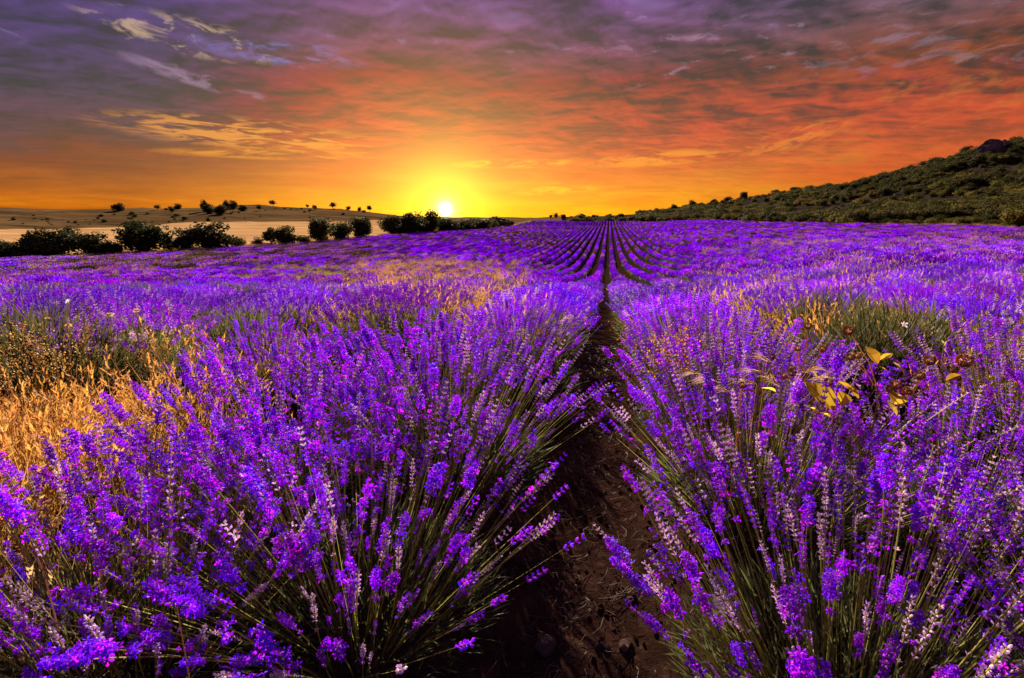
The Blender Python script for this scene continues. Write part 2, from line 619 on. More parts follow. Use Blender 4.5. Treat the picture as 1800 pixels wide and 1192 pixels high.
for a in np.linspace(-PI, PI, 25)[:-1].tolist() + [PI, PI + .26, PI + .52, PI + .78, -PI - .26, -PI - .52, -PI - .78]:
    for d in (0.4, 1.0, 2.2, 4.0):
        RING.append((a, math.log(d), 0.0 if d < 3 else -0.05))
    da = (a + YAW + PI) % (2 * PI) - PI        # bearing from the camera's axis
    if abs(da) > R(62):
        side = 1.0 if da > 0 else -1.0
        for d, hl, hr in ((12, -.8, -.5), (40, -2.5, -.6), (110, -4.0, 1.0), (300, 4, 40), (900, -2, 40)):
            RING.append((a, math.log(d), hr if side > 0 else hl))
for a in (-0.8, -0.4, 0, 0.4, 0.8):
    RING.append((a - YAW, math.log(3500), 5.0))
pts = np.array(CP + RING)
AZS = 1 / 0.32


def rbf_feat(a, l):
    return np.stack([a * AZS, l], -1)


_P = rbf_feat(pts[:, 0], pts[:, 1])
_d = np.linalg.norm(_P[:, None] - _P[None], axis=-1)
_K = _d + 0.0
_n = len(_P)
# heights are fitted as slopes (height above the eye divided by distance), which keeps far ground smooth
_val = (pts[:, 2] - CAM_H) / np.exp(pts[:, 1])
_Aug = np.zeros((_n + 3, _n + 3))
_Aug[:_n, :_n] = _K - 0.004 * np.eye(_n)
_Aug[:_n, _n] = 1
_Aug[:_n, _n + 1:] = _P
_Aug[_n:, :_n] = _Aug[:_n, _n:].T
_sol = np.linalg.solve(_Aug, np.concatenate([_val, np.zeros(3)]))
ROW = 1.4


def vnoise(x, y, seed=0):
    """cheap smooth value noise"""
    xi, yi = np.floor(x), np.floor(y)
    xf, yf = x - xi, y - yi
    u, v = xf * xf * (3 - 2 * xf), yf * yf * (3 - 2 * yf)
    h = lambda a, b: np.modf(np.sin(a * 127.1 + b * 311.7 + seed * 74.7) * 43758.5453)[0] % 1.0
    return (h(xi, yi) * (1 - u) + h(xi + 1, yi) * u) * (1 - v) + (h(xi, yi + 1) * (1 - u) + h(xi + 1, yi + 1) * u) * v


def fbm(x, y, seed=0, oct=4):
    s, a, t = 0.0, 0.5, 0.0
    for k in range(oct):
        s = s + a * vnoise(x * 2 ** k, y * 2 ** k, seed + k)
        t += a
        a *= 0.5
    return s / t


def H(x, y):
    x, y = np.atleast_1d(np.asarray(x, float)), np.atleast_1d(np.asarray(y, float))
    sh = x.shape
    xr, yr = x.ravel(), y.ravel()
    out = np.empty(len(xr))
    for s in range(0, len(xr), 20000):
        xx, yy = xr[s:s + 20000], yr[s:s + 20000]
        r = np.maximum(np.hypot(xx, yy), 0.35)
        a = np.arctan2(xx, yy)
        f = rbf_feat(a, np.log(r))
        dd = np.linalg.norm(f[:, None] - _P[None], axis=-1)
        val = dd @ _sol[:_n] + _sol[_n] + f @ _sol[_n + 1:]
        # wrap behind the camera
        z = CAM_H + val * r
        wf = np.clip((r - 1100) / 1400, 0, 1)
        wf = wf * wf * (3 - 2 * wf)
        z = z * (1 - wf) + 4.0 * wf
        z = z + (fbm(xx / 40, yy / 40, 3) - 0.5) * np.clip((r - 150) / 150, 0, 1) * 5.0
        z = z + (fbm(xx / 0.35, yy / 0.35, 9) - 0.5) * 0.05 * np.clip(8 / r, 0, 1)
        ridge = 0.05 * -np.cos(2 * PI * xx / ROW) * np.clip(1 - r / 60, 0, 1)
        out[s:s + 20000] = z + ridge
    return out.reshape(sh)


def h1(x, y):
    return float(H(x, y)[0])


EDGE_PX = [(-700, 455, 55), (0, 455, 70), (300, 440, 85), (550, 425, 105), (680, 412, 135), (850, 400, 190), (950, 389.5, 290), (1070, 388, 300),
           (1250, 388.5, 210), (1500, 393, 120), (1800, 401, 92), (2600, 401, 80)]
_e = sorted((math.atan2(p[0], p[1]), math.hypot(p[0], p[1])) for p in (at(*q) for q in EDGE_PX))
_ea, _ed = np.array([q[0] for q in _e]), np.array([q[1] for q in _e])


def edge(x, y):
    return np.interp(np.arctan2(x, y), _ea, _ed)


def hit(px, py, dmin=2.0, dmax=1400):
    """where a line of sight meets the ground; the crest when it passes over"""
    d = ray(px, py)
    hl = math.hypot(d[0], d[1])
    ds = np.exp(np.linspace(math.log(dmin), math.log(dmax), 900))
    xs, ys = d[0] / hl * ds, d[1] / hl * ds
    zs = CAM_H + d[2] / hl * ds
    hs = H(xs, ys)
    gap = (zs - hs)
    k = np.where(gap < 0)[0]
    i = k[0] if len(k) else int(np.argmin(gap / ds))
    return np.array([xs[i], ys[i], hs[i]]), ds[i]


# one polar sheet, cut by what covers the ground
front = np.arange(-66, 66.01, 0.5)
rest = np.arange(69, 294, 3.0)
az_ = np.radians(np.concatenate([front, rest])) - YAW
rad_ = np.concatenate([np.exp(np.linspace(math.log(0.3), math.log(30), 130)), np.exp(np.linspace(math.log(31), math.log(1500), 150)),
                       np.exp(np.linspace(math.log(1560), math.log(2600), 8))])
na_, nr_ = len(az_), len(rad_)
AA, RR = np.meshgrid(az_, rad_, indexing='ij')
GX, GY = RR * np.sin(AA), RR * np.cos(AA)
GZ = H(GX, GY)
verts_all = np.concatenate([np.stack([GX, GY, GZ], -1).reshape(-1, 3), [[0, 0, float(GZ[:, 0].mean())]]])
GE = edge(GX, GY)
rel = (AA + YAW + PI) % (2 * PI) - PI
zone_faces = {k: [] for k in ('soil', 'turf', 'stubble', 'hill_left', 'hill_right')}
relp = 900 + FPX * np.tan(np.clip(rel, -1.35, 1.35))
hfoot = np.where(relp < 705, 297.0, 1e6)


def zone(i, j):
    r, e, px = RR[i, j], GE[i, j], relp[i, j]
    if r < e + 1.0:
        return 'soil'
    if px > 985 and abs(rel[i, j]) < R(100):
        return 'turf' if r < e + 9 else 'hill_right'
    if px < 705 and abs(rel[i, j]) < R(100):
        if r < e + 14:
            return 'turf'
        return 'stubble' if r < hfoot[i, j] else 'hill_left'
    return 'turf'


for i in range(na_):
    i2 = (i + 1) % na_
    zone_faces['soil'].append((na_ * nr_, i2 * nr_, i * nr_))
    for j in range(nr_ - 1):
        zone_faces[zone(i, j)].append((i * nr_ + j, i2 * nr_ + j, i2 * nr_ + j + 1, i * nr_ + j + 1))
for nm, key, mt in (('field_soil', 'soil', M_SOIL), ('grass_verge', 'turf', M_TURF), ('stubble_field', 'stubble', M_STUBBLE),
                    ('tan_hill', 'hill_left', M_HILL_L), ('scrub_hill', 'hill_right', M_HILL_R)):
    fs = np.array([f if len(f) == 4 else f + (-1,) for f in zone_faces[key]])
    used = np.unique(fs[fs >= 0])
    remap = np.full(len(verts_all), -1)
    remap[used] = np.arange(len(used))
    me = bpy.data.meshes.new(nm)
    me.from_pydata(verts_all[used].tolist(), [], [tuple(int(remap[q]) for q in f if q >= 0) for f in fs])
    me.materials.append(mt)
    me.polygons.foreach_set('use_smooth', np.ones(len(me.polygons), bool))
    obj(nm, me, kind='structure')

# ------------------------------------------------------------------ lavender
VIOLET = (.40, .010, .82)
VIOLET2 = (.52, .03, .82)
BLUE = (.24, .003, .92)
MAG = (.60, .010, .90)
LILAC = (.66, .16, .84)
PALE = (.66, .50, .74)
CREAM = (.74, .66, .46)
STEM = (.36, .33, .07)
STEM_D = (.20, .18, .05)
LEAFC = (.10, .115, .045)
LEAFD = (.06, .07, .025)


def jit(c, a=0.15):
    k = 1 + random.uniform(-a, a)
    return tuple(min(1, max(0, v * k)) for v in c)


def lerp(a, b, t):
    return tuple(a[i] * (1 - t) + b[i] * t for i in range(3))


SPIKE_L = 0.46


def stem_curve(n=5, bend=0.05, L=SPIKE_L):
    a = random.random() * 2 * PI
    b = random.uniform(0.3, 1) * bend
    return [vec(math.cos(a) * b * (t * t), math.sin(a) * b * (t * t), L * t) for t in np.linspace(0, 1, n)]


def spike_hi(kind):
    """one flower spike: bare stem, whorls of plump buds, open blossoms on the riper ones"""
    mb = MB()
    pts_ = stem_curve(6)
    tube(mb, pts_, [0.0017, .0016, .0015, .0014, .0012, .0008], 3, STEM_D, STEM, 1)
    head = random.uniform(.05, .088) if kind in ('bloom', 'rich') else random.uniform(.075, .125)
    n = {'bloom': 6, 'bud': 7, 'pale': 8, 'rich': 7}[kind]
    top = pts_[-1]
    dirz = unit(pts_[-1] - pts_[-2])

    def on(t):          # t metres below the tip
        return top - dirz * t
    whorls = [i * head / n for i in range(n)]
    whorls.append(head + random.uniform(.02, .04))
    for wi, t in enumerate(whorls):
        p = on(t)
        cnt = random.randint(4, 6) if wi else 4
        if kind == 'pale':
            cnt -= 1
        a0 = random.random() * 6
        swell = (0.62 + 0.38 * math.sin(PI * min(1, (wi + 1) / (n + 0.5)))) * (.82 if kind == 'pale' else .92 if kind == 'bud' else 1)
        for k in range(cnt):
            a = a0 + 2 * PI * k / cnt + random.uniform(-.25, .25)
            up = 1.5 if wi == 0 else random.uniform(.5, 1.1)
            d = unit(vec(math.cos(a), math.sin(a), 0) + dirz * up)
            ln = random.uniform(.0085, .0115) * swell
            if kind == 'pale':
                cb, ct = jit(CREAM), jit(lerp(PALE, VIOLET, random.random() * .6))
            else:
                cb = jit(lerp(VIOLET2, CREAM, random.uniform(.05, .55)))
                ct = jit(random.choice((VIOLET, VIOLET2, VIOLET, BLUE)))
            bud(mb, p + d * .001, d, ln, .0024 * swell, cb, ct, 4, 0)
            openp = {'bloom': .38, 'rich': .62, 'bud': .06, 'pale': .02}[kind]
            if random.random() < openp:
                petals(mb, p + d * (ln + .001), d + vec(random.uniform(-.5, .5), random.uniform(-.5, .5), random.uniform(-.3, .5)),
                       random.uniform(.0068, .0092), jit(random.choice((BLUE, BLUE, VIOLET, MAG if random.random() < .5 else BLUE))), 5, 0)
    return mb.mesh('flower_spike', [M_FLOWER, M_LEAF])


SP = {'bloom': [spike_hi('bloom') for _ in range(5)], 'rich': [spike_hi('rich') for _ in range(4)],
      'bud': [spike_hi('bud') for _ in range(5)], 'pale': [spike_hi('pale') for _ in range(4)]}


def spike_mid(mb, p, d, L, kind, head=.075, fat=1.0):
    """a spike as it looks a few metres off"""
    side = unit(np.cross(d, vec(random.uniform(-1, 1), random.uniform(-1, 1), .1)))
    tip = p + d * L
    mb.add([p - side * .0016, p + side * .0016, tip], [(0, 1, 2)], [STEM_D, STEM_D, STEM], 1)
    n = 4
    x, y, dd = frame(d)
    for i in range(n):
        q = tip - dd * head * (i / n)
        a0 = random.random() * 6
        for k in range(3):
            a = a0 + 2 * PI * k / 3
            e = unit((x * math.cos(a) + y * math.sin(a)) + dd * 0.8)
            if kind == 'pale':
                cb, ct = jit(CREAM), jit(PALE)
            else:
                cb = jit(lerp(VIOLET2, CREAM, .25))
                ct = jit(random.choice((VIOLET, VIOLET2, BLUE, MAG if random.random() < .35 else VIOLET)))
            bud_lo(mb, q, e, .019 * fat, .006 * fat, cb, ct, 0)


def spike_dir(u, spread):
    """fan: u in the unit disc -> lean of the stem"""
    lean = spread * np.linalg.norm(u)
    a = math.atan2(u[1], u[0])
    return vec(math.sin(lean) * math.cos(a), math.sin(lean) * math.sin(a), math.cos(lean))


def disc():
    a, r = random.random() * 2 * PI, math.sqrt(random.random())
    return np.array([math.cos(a) * r, math.sin(a) * r])


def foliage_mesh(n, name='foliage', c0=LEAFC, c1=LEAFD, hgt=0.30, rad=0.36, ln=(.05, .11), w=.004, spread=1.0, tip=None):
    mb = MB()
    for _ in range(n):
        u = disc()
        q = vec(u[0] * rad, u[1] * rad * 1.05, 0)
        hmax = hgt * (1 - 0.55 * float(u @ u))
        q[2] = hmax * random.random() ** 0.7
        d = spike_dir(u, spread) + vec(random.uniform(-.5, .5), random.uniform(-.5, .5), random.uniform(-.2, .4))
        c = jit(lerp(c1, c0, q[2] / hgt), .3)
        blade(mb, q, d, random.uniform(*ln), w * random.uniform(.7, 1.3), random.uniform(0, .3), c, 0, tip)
    # woody stems at the base
    for _ in range(26):
        u = disc()
        a = vec(u[0] * .1, u[1] * .1, -.02)
        b = vec(u[0] * rad, u[1] * rad, hgt * .7)
        tube(mb, [a, (a + b) / 2 + vec(0, 0, .03), b], [.006, .004, .002], 3, (.09, .065, .045), (.10, .09, .045))
    return mb.mesh(name, [M_LEAF])


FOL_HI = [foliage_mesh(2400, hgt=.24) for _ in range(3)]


def extra_mesh(n):
    mb = MB()
    for _ in range(n):
        u = disc()
        d = spike_dir(u, 0.85)
        p = vec(u[0] * .22, u[1] * .24, .02)
        L = SPIKE_L * random.uniform(.9, 1.3)
        spike_mid(mb, p, d, L, 'pale' if random.random() < .15 else 'bloom', random.uniform(.05, .085), .62)
    return mb.mesh('flower_spikes', [M_FLOWER, M_LEAF])


EXTRA = [extra_mesh(85) for _ in range(3)]


def mid_flowers(n, fat=1.0, spread=.85, pale=.12):
    mb = MB()
    for _ in range(n):
        u = disc()
        d = spike_dir(u, spread)
        p = vec(u[0] * .24, u[1] * .30, .12)
        L = random.uniform(.36, .50) * (1 - .12 * float(u @ u))
        spike_mid(mb, p, d, L, 'pale' if random.random() < pale else 'bloom', random.uniform(.055, .09), fat)
    return mb.mesh('flower_spikes', [M_FLOWER, M_LEAF])


MID_FL = [mid_flowers(330, 1.0), mid_flowers(330, 1.0), mid_flowers(300, 1.05, .9, .25), mid_flowers(340, 1.0, .8, .05), mid_flowers(120, 1.0, .9, .3)]
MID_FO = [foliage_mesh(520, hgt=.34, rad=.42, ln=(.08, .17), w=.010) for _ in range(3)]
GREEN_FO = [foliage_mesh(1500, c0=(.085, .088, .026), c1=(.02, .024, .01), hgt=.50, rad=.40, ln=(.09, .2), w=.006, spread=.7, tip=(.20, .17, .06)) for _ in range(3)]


def far_bush(kind):
    """a bush 20 m away and more: clumps of bloom over a dark base"""
    mb = MB()
    if kind == 'green':
        for _ in range(90):
            u = disc()
            d = spike_dir(u, .8) + vec(random.uniform(-.3, .3), random.uniform(-.3, .3), 0)
            blade(mb, vec(u[0] * .3, u[1] * .34, .05 + .15 * random.random()), d, random.uniform(.18, .34), .035, .1,
                  jit((.10, .11, .035), .3), 1, (.28, .25, .09))
    else:
        for _ in range(60):
            u = disc()
            d = spike_dir(u, .8)
            blade(mb, vec(u[0] * .3, u[1] * .34, 0), d, random.uniform(.25, .38), .03, .1, jit((.04, .045, .016), .3), 1)
        for _ in range(150):
            u = disc()
            d = spike_dir(u, .8)
            p = vec(u[0] * .14, u[1] * .30, .1) + d * vec(.7, 1, 1) * random.uniform(.27, .42) * (1 - .15 * float(u @ u))
            c = jit(random.choice((VIOLET, VIOLET2, BLUE, VIOLET, LILAC)), .2)
            if kind == 'mixed' and random.random() < .45:
                c = jit((.55, .38, .18), .25)
            bud_lo(mb, p, d + vec(random.uniform(-.3, .3), random.uniform(-.3, .3), 0), random.uniform(.08, .12), .022, c, c, 0)
    return mb.mesh('lavender_clump', [M_FLOWER, M_LEAF])


FAR = [far_bush('purple') for _ in range(4)] + [far_bush('mixed') for _ in range(2)] + [far_bush('green') for _ in range(2)]


def far_row(kind):
    """a three metre piece of a distant row"""
    mb = MB()
    for _ in range(70):
        p = vec(random.uniform(-.26, .26), random.uniform(-1.6, 1.6), random.uniform(.0, .28))
        blade(mb, p, vec(p[0], random.uniform(-.4, .4), .8), random.uniform(.2, .35), .10, .1, jit((.03, .034, .012), .3), 1)
    for _ in range(190):
        x = random.uniform(-.29, .29)
        p = vec(x, random.uniform(-1.6, 1.6), .58 * math.sqrt(max(0, 1 - (x / .32) ** 2)) * random.uniform(.75, 1.1))
        c = jit(random.choice((VIOLET, VIOLET2, BLUE, VIOLET, LILAC)), .2)
        if kind == 'mixed' and random.random() < .5:
            c = jit((.50, .36, .15), .25)
        if kind == 'green':
            c = jit(random.choice(((.22, .19, .06), (.13, .13, .04), (.4, .3, .12))), .25)
        bud_lo(mb, p, vec(x * .8 + random.uniform(-.3, .3), random.uniform(-.3, .3), 1), random.uniform(.12, .2), .045, c, c, 0)
    return mb.mesh('lavender_row_piece', [M_FLOWER, M_LEAF])


FROW = [far_row('purple') for _ in range(4)] + [far_row('mixed') for _ in range(2)] + [far_row('green') for _ in range(2)]

# ---- lay the rows out
ORD = ['', 'first', 'second', 'third', 'fourth', 'fifth', 'sixth', 'seventh', 'eighth', 'ninth', 'tenth', 'eleventh', 'twelfth', 'thirteenth',
       'fourteenth', 'fifteenth', 'sixteenth', 'seventeenth', 'eighteenth', 'nineteenth', 'twentieth']


def ordinal(n):
    if n < len(ORD):
        return ORD[n]
    tens = {2: 'twenty', 3: 'thirty', 4: 'forty', 5: 'fifty'}[n // 10]
    return tens + '-' + ORD[n % 10] if n % 10 else {20: 'twentieth', 30: 'thirtieth', 40: 'fortieth', 50: 'fiftieth'}[n]


def in_view(p, margin=120, zmin=.25):
    px, py, z = to_px(p)
    return z > zmin and -margin < px < 1800 + margin and py < 1192 + 700


def grassy(x, y):
    """how much dry grass has taken over (0..1), read off the photograph's golden patches"""
    px, py, z = to_px((x, y, h1(x, y) + .5))
    n = float(fbm(np.array(x / 6.0), np.array(y / 9.0), 21))
    n2 = float(fbm(np.array(x / 2.0), np.array(y / 2.5), 5))
    v = 0.15 * n
    if 480 < px < 1000 and 405 < py < 530:
        v += .55 * math.exp(-((px - 740) / 190) ** 2) * math.exp(-((py - 478) / 50) ** 2)
    if px > 1150:
        v += .30 * max(0, n2 - .35) * (1 if z > 8 else .3)
    if px < 620 and z > 7:
        v += .12 + .8 * max(0, n - .35) + .5 * max(0, n2 - .5)
    v += 0.7 * max(0, n - .55) + .3 * max(0, n2 - .6)
    return v


GREEN_AT = [hit(760, 560), hit(1560, 600), hit(410, 548), hit(180, 575), hit(600, 572), hit(915, 600), hit(1440, 575), hit(330, 590), hit(1060, 600)]
GREEN_TUFTS = [(764, 4.1, 1.0), (738, 4.2, .85), (1545, 3.4, 1.05), (1605, 3.5, 1.0), (410, 4.4, .85), (170, 4.2, .70), (605, 3.8, .72), (925, 3.0, .66), (330, 3.4, .7), (1435, 3.9, .7)]
GREEN_AT = []
for px, z, sc in GREEN_TUFTS:
    p = at(px, 560, z)
    GREEN_AT.append((p[0], p[1], px, z, sc))
bushes = []        # (distance, x, y, row, kind)
far_pts, far_rot, far_scl, far_idx = [], [], [], []
frow_pts, frow_rot, frow_scl, frow_idx = [], [], [], []
SPACING = 0.78
FAR_SPLIT = 62.0
for k in range(-260, 261):
    if k == 0:
        continue
    x0 = (abs(k) - .5) * ROW * (1 if k > 0 else -1)
    y = 1.12 if k in (-1, 1) else 0.4 + (k * 0.37) % SPACING
    while y < FAR_SPLIT:
        x = x0 + random.uniform(-.07, .07)
        yy = y + random.uniform(-.08, .08)
        y += SPACING
        if abs(x) > FAR_SPLIT * 1.5 or not in_view((x, yy, .3 if yy < 8 else -1.5), 500 if abs(k) < 3 else 120):
            continue
        d = math.hypot(x, yy)
        if d > edge(x, yy) - .5 or d > FAR_SPLIT:
            continue
        if x < -1.3 and yy < 2.5 + .25 * (x + 2) and x > -6:      # the dry grass patch
            continue
        if k in (-1, 1):
            x = (.63 if yy < 1.6 else .62) * (1 if k > 0 else -1) + random.uniform(-.04, .04)
        bushes.append([d, x, yy, k, 'purple'])
for x, y, kk in ((-1.22, .95, -1), (-1.3, 1.75, -1), (-1.0, 2.45, -1), (1.35, 1.1, 1), (1.3, 1.95, 1)):
    bushes.append([math.hypot(x, y), x, y, kk, 'purple'])
keep_b = []
for b in bushes:
    b.append(random.uniform(.92, 1.08))
    ppx, ppy, zz = to_px((b[1], b[2], .4))
    gone = False
    for gx, gy, gpx, gz, gsc in GREEN_AT:
        if math.hypot(b[1] - gx, b[2] - gy) < .48:
            gone = True
        elif abs(ppx - gpx) < 50 + 120 / zz and gz - 1.3 < zz < gz and gsc > .8:
            b[5] = min(b[5], .82)
    if not gone:
        keep_b.append(b)
bushes = keep_b
for gx, gy, gpx, gz, gsc in GREEN_AT:
    kk = math.floor(gx / ROW) + (1 if gx > 0 else 0)
    bushes.append([math.hypot(gx, gy), gx, gy, kk, 'green', gsc])
bushes.sort(key=lambda b: b[0])
for b in bushes:
    if b[4] != 'green':
        v = grassy(b[1], b[2])
        r = random.random()
        if b[0] > 4 and r < v * (.9 if b[0] > 9 and to_px((b[1], b[2], -1))[0] < 640 else .55):
            b[4] = 'green'
        elif r < v * 1.5:
            b[4] = 'mixed'
NEAR_D = 3.75
indiv = bushes[:300]
rest_b = bushes[300:]
count_row = {}
GROUP_B = 'lavender bushes in the field rows'
NEAR_LABEL = {
    (-1, 1): 'big nearest lavender bush left of the bare earth furrow, stems fanning out to the left',
    (1, 1): 'big nearest lavender bush right of the bare earth furrow, pale buds on upright stems',
}
for bi, (d, x, y, k, kind, sc) in enumerate(indiv):
    count_row[k] = count_row.get(k, 0) + 1
    n = count_row[k]
    side = 'right' if k > 0 else 'left'
    look = {'purple': 'purple lavender bush in full bloom', 'mixed': 'lavender bush thinned by dry grass', 'green': 'green lavender tuft without flowers'}[kind]
    lab = NEAR_LABEL.get((k, n)) or f'{look}, {ordinal(n)} along the {ordinal(abs(k))} row {side} of the furrow'
    z = h1(x, y)
    rz = random.uniform(-.3, .3) + (PI if random.random() < .5 else 0)
    if d < NEAR_D and kind != 'green':
        t = thing('lavender_bush', lab, 'lavender', (x, y, z), 0, GROUP_B, sc)
        obj('foliage', FOL_HI[bi % 3], t, (0, 0, 0), (0, 0, random.random() * 6), 1.0, 'stuff')
        obj('flower_spikes', EXTRA[bi % 3], t, (0, 0, 0), (0, 0, random.random() * 6), 1.0, 'stuff')
        for s in range(299):
            u = disc()
            # flowers differ by side: outer and left ones riper; pale buds also paint backlit rims
            w = (.40, .18, .26, .16) if k < 0 else (.20, .10, .30, .40)
            if k < 0 and u[0] < -.1:
                w = (.45, .38, .15, .02)
            if k < 0 and u[0] > .25:
                w = (.16, .06, .33, .45)
            kd = random.choices(('bloom', 'rich', 'bud', 'pale'), w)[0]
            lean = (.86 if k < 0 and u[0] < 0 else .70) * np.linalg.norm(u) + random.uniform(-.08, .08)
            a = math.atan2(u[1], u[0])
            L = (random.uniform(.84, 1.28) if random.random() < .68 else random.uniform(.50, .85)) * (1.06 - .12 * float(u @ u))
            p = (u[0] * .26, u[1] * .30, .03 + .05 * random.random())
            q = Vector((math.sin(lean) * math.cos(a), math.sin(lean) * math.sin(a), math.cos(lean))).to_track_quat('Z', 'Y')
            e = (q @ Euler((0, 0, random.random() * 6)).to_quaternion()).to_euler()
            obj('flower_spike', random.choice(SP[kd]), t, p, e, L)
    else:
        t = thing('lavender_bush', lab, 'lavender', (x, y, z), rz, GROUP_B, sc)
        if kind == 'green':
            obj('foliage', GREEN_FO[bi % 3], t, (0, 0, 0), (0, 0, 0), random.uniform(.95, 1.15), 'stuff')
        else:
            obj('foliage', MID_FO[bi % 3], t, (0, 0, 0), None, None, 'stuff')
            obj('flower_spikes', MID_FL[4] if kind == 'mixed' and random.random() < .6 else MID_FL[bi % 4], t, (0, 0, 0), None, None, 'stuff')
for d, x, y, k, kind, sc in rest_b:
    far_pts.append((x, y, h1(x, y)))
    far_rot.append((0, 0, random.uniform(-.3, .3) + random.choice((0, PI))))
    s = random.uniform(.9, 1.15)
    far_scl.append((s * (.74 if d > 24 else .92), s, s * random.uniform(.9, 1.15)))
    far_idx.append({'purple': random.randrange(4), 'mixed': 4 + random.randrange(2), 'green': 6 + random.randrange(2)}[kind])
scatter('lavender_field', FAR, far_pts, far_rot, far_scl, far_idx)
# distant rows
cx, cyy = [], []
for k in range(-330, 331):
    if k == 0:
        continue
    x0 = (abs(k) - .5) * ROW * (1 if k > 0 else -1)
    y = 10.0
    while y < 310:
        y += 3.0
        d = math.hypot(x0, y)
        if d <= FAR_SPLIT or d > edge(x0, y) - 1.5:
            continue
        px, py, z = to_px((x0, y, -2))
        if z < 1 or px < -60 or px > 1860:
            continue
        cx.append(x0)
        cyy.append(y)
cx, cyy = np.array(cx), np.array(cyy)
cz = H(cx, cyy)
nn = fbm(cx / 14, cyy / 10, 31)
nb = fbm(cx / 3.0, cyy / 5.0, 41)
for x, y, z, a, b in zip(cx, cyy, cz, nn, nb):
    v = .06 + .7 * max(0, a - .40) * 2 + .7 * max(0, b - .5)
    px, py, _ = to_px((x, y, z))
    if px < 960:
        v += .30 * max(0, 1 - abs(py - 400) / 40)
    if px < 640:
        v += .22 + .5 * max(0, b - .45)
    if px > 1300:
        v += .10 + .3 * max(0, b - .5)
    r = random.random()
    if r < v * .45:
        i = 6 + random.randrange(2)
    elif r < v * 1.5:
        i = 4 + random.randrange(2)
    else:
        i = random.randrange(4)
    dz = float(H(x, y + .5)[0] - H(x, y - .5)[0]) if False else 0
    frow_pts.append((x + random.uniform(-.06, .06), y, z))
    frow_rot.append((0, 0, random.choice((0, PI))))
    frow_scl.append((1, 1, random.uniform(.85, 1.15)))
    frow_idx.append(i)
scatter('lavender_rows', FROW, frow_pts, frow_rot, frow_scl, frow_idx)
print('bushes', len(bushes), 'far rows', len(frow_pts))


# ------------------------------------------------------------------ dry grass
def grass_tuft(n, hgt, rad, c, heads=.5, lean=.5, w=.0035):
    mb = MB()
    for _ in range(n):
        u = disc()
        d = spike_dir(u, lean) + vec(random.uniform(-.3, .3), random.uniform(-.3, .3), 0)
        ln = hgt * random.uniform(.55, 1.1)
        p = vec(u[0] * rad, u[1] * rad, 0)
        cc = jit(c, .25)
        bend = random.uniform(.05, .5)
        blade(mb, p, d, ln, w, bend, lerp(cc, (.12, .09, .03), .4), 0, cc)
        if random.random() < heads:
            d = unit(d)
            tip = p + d * ln + vec(0, 0, -1) * bend * ln * .6
            dd = unit(d + vec(random.uniform(-.4, .4), random.uniform(-.4, .4), -bend))
            for q in range(5):
                e = unit(dd + vec(random.uniform(-.5, .5), random.uniform(-.5, .5), random.uniform(-.3, .5)))
                blade(mb, tip - dd * .012 * q, e, .03, .006, .2, jit(c, .2))
    return mb.mesh('grass_tuft', [M_STRAW])


GOLD = (.52, .25, .055)
TAN = (.40, .20, .07)
OLIVE = (.30, .27, .08)
GT = [grass_tuft(70, .55, .16, GOLD, .8), grass_tuft(70, .5, .16, TAN, .8), grass_tuft(60, .42, .2, TAN, .3, .8), grass_tuft(60, .45, .14, OLIVE, .3)]
gp, gr, gs, gi_ = [], [], [], []


def add_tuft(x, y, s, i):
    gp.append((x, y, h1(x, y) - .01))
    gr.append((random.uniform(-.15, .15), random.uniform(-.15, .15), random.random() * 6))
    gs.append((s, s, s))
    gi_.append(i)


# golden patch at the left, in place of the second row
for _ in range(430):
    x, y = random.uniform(-4.6, -1.5), random.uniform(.5, 3.3)
    if y > 2.35 + .25 * (x + 2) or (x > -1.9 and random.random() < .5):
        continue
    add_tuft(x, y, random.uniform(.65, 1.05) * (.75 if x > -1.7 else 1), random.choice((0, 0, 1, 2)))
# straw between the bushes further out
tries = 0
while len(gp) < 5200 and tries < 60000:
    tries += 1
    d = math.exp(random.uniform(math.log(3.6), math.log(75)))
    a = random.uniform(-R(52), R(52)) - YAW
    x, y = d * math.sin(a), d * math.cos(a)
    if d > edge(x, y) - .5:
        continue
    f = abs(((x / ROW) % 1.0) - .0)
    f = min(f, 1 - f)                                  # 0 in the furrow
    v = grassy(x, y)
    if (f < .22 and d < 70 and abs(x) < 16) or (abs(x) < .75 and d < 12) or (d > 9 and 930 < to_px((x, y, -1))[0] < 1240):
        continue
    if d < 7 and any(math.hypot(x - q[0], y - q[1]) < .4 or (abs(to_px((x, y, .4))[0] - q[2]) < 60 and d < q[3] + .3) for q in GREEN_AT):
        continue
    if abs(x) < 1.3 and d < 40:
        v *= .3
    if d < 9:
        v *= .35 if to_px((x, y, .3))[0] < 800 else .6
    if random.random() < min(1, v * 1.5) * (1.0 if f < .3 else .6):
        s = random.uniform(.8, 1.25)
        add_tuft(x, y, s * (1 + d / 120) * (.8 if to_px((x, y, 0))[0] < 620 else 1), random.choice((0, 1, 3, 3, 3, 3) if to_px((x, y, 0))[0] < 620 and d > 12 else (0, 1, 1, 3)))
scatter('dry_grass', GT, gp, gr, gs, gi_)
# verge grass along the far edges of the field
gp, gr, gs, gi_ = [], [], [], []
for _ in range(2600):
    a = random.uniform(-R(48), R(48)) - YAW
    e = float(edge(math.sin(a), math.cos(a)))
    d = e + random.uniform(-.5, 8)
    x, y = d * math.sin(a), d * math.cos(a)
    add_tuft(x, y, random.uniform(1.0, 1.8), random.choice((0, 1, 1, 3, 3)))
scatter('verge_grass', GT, gp, gr, gs, gi_)


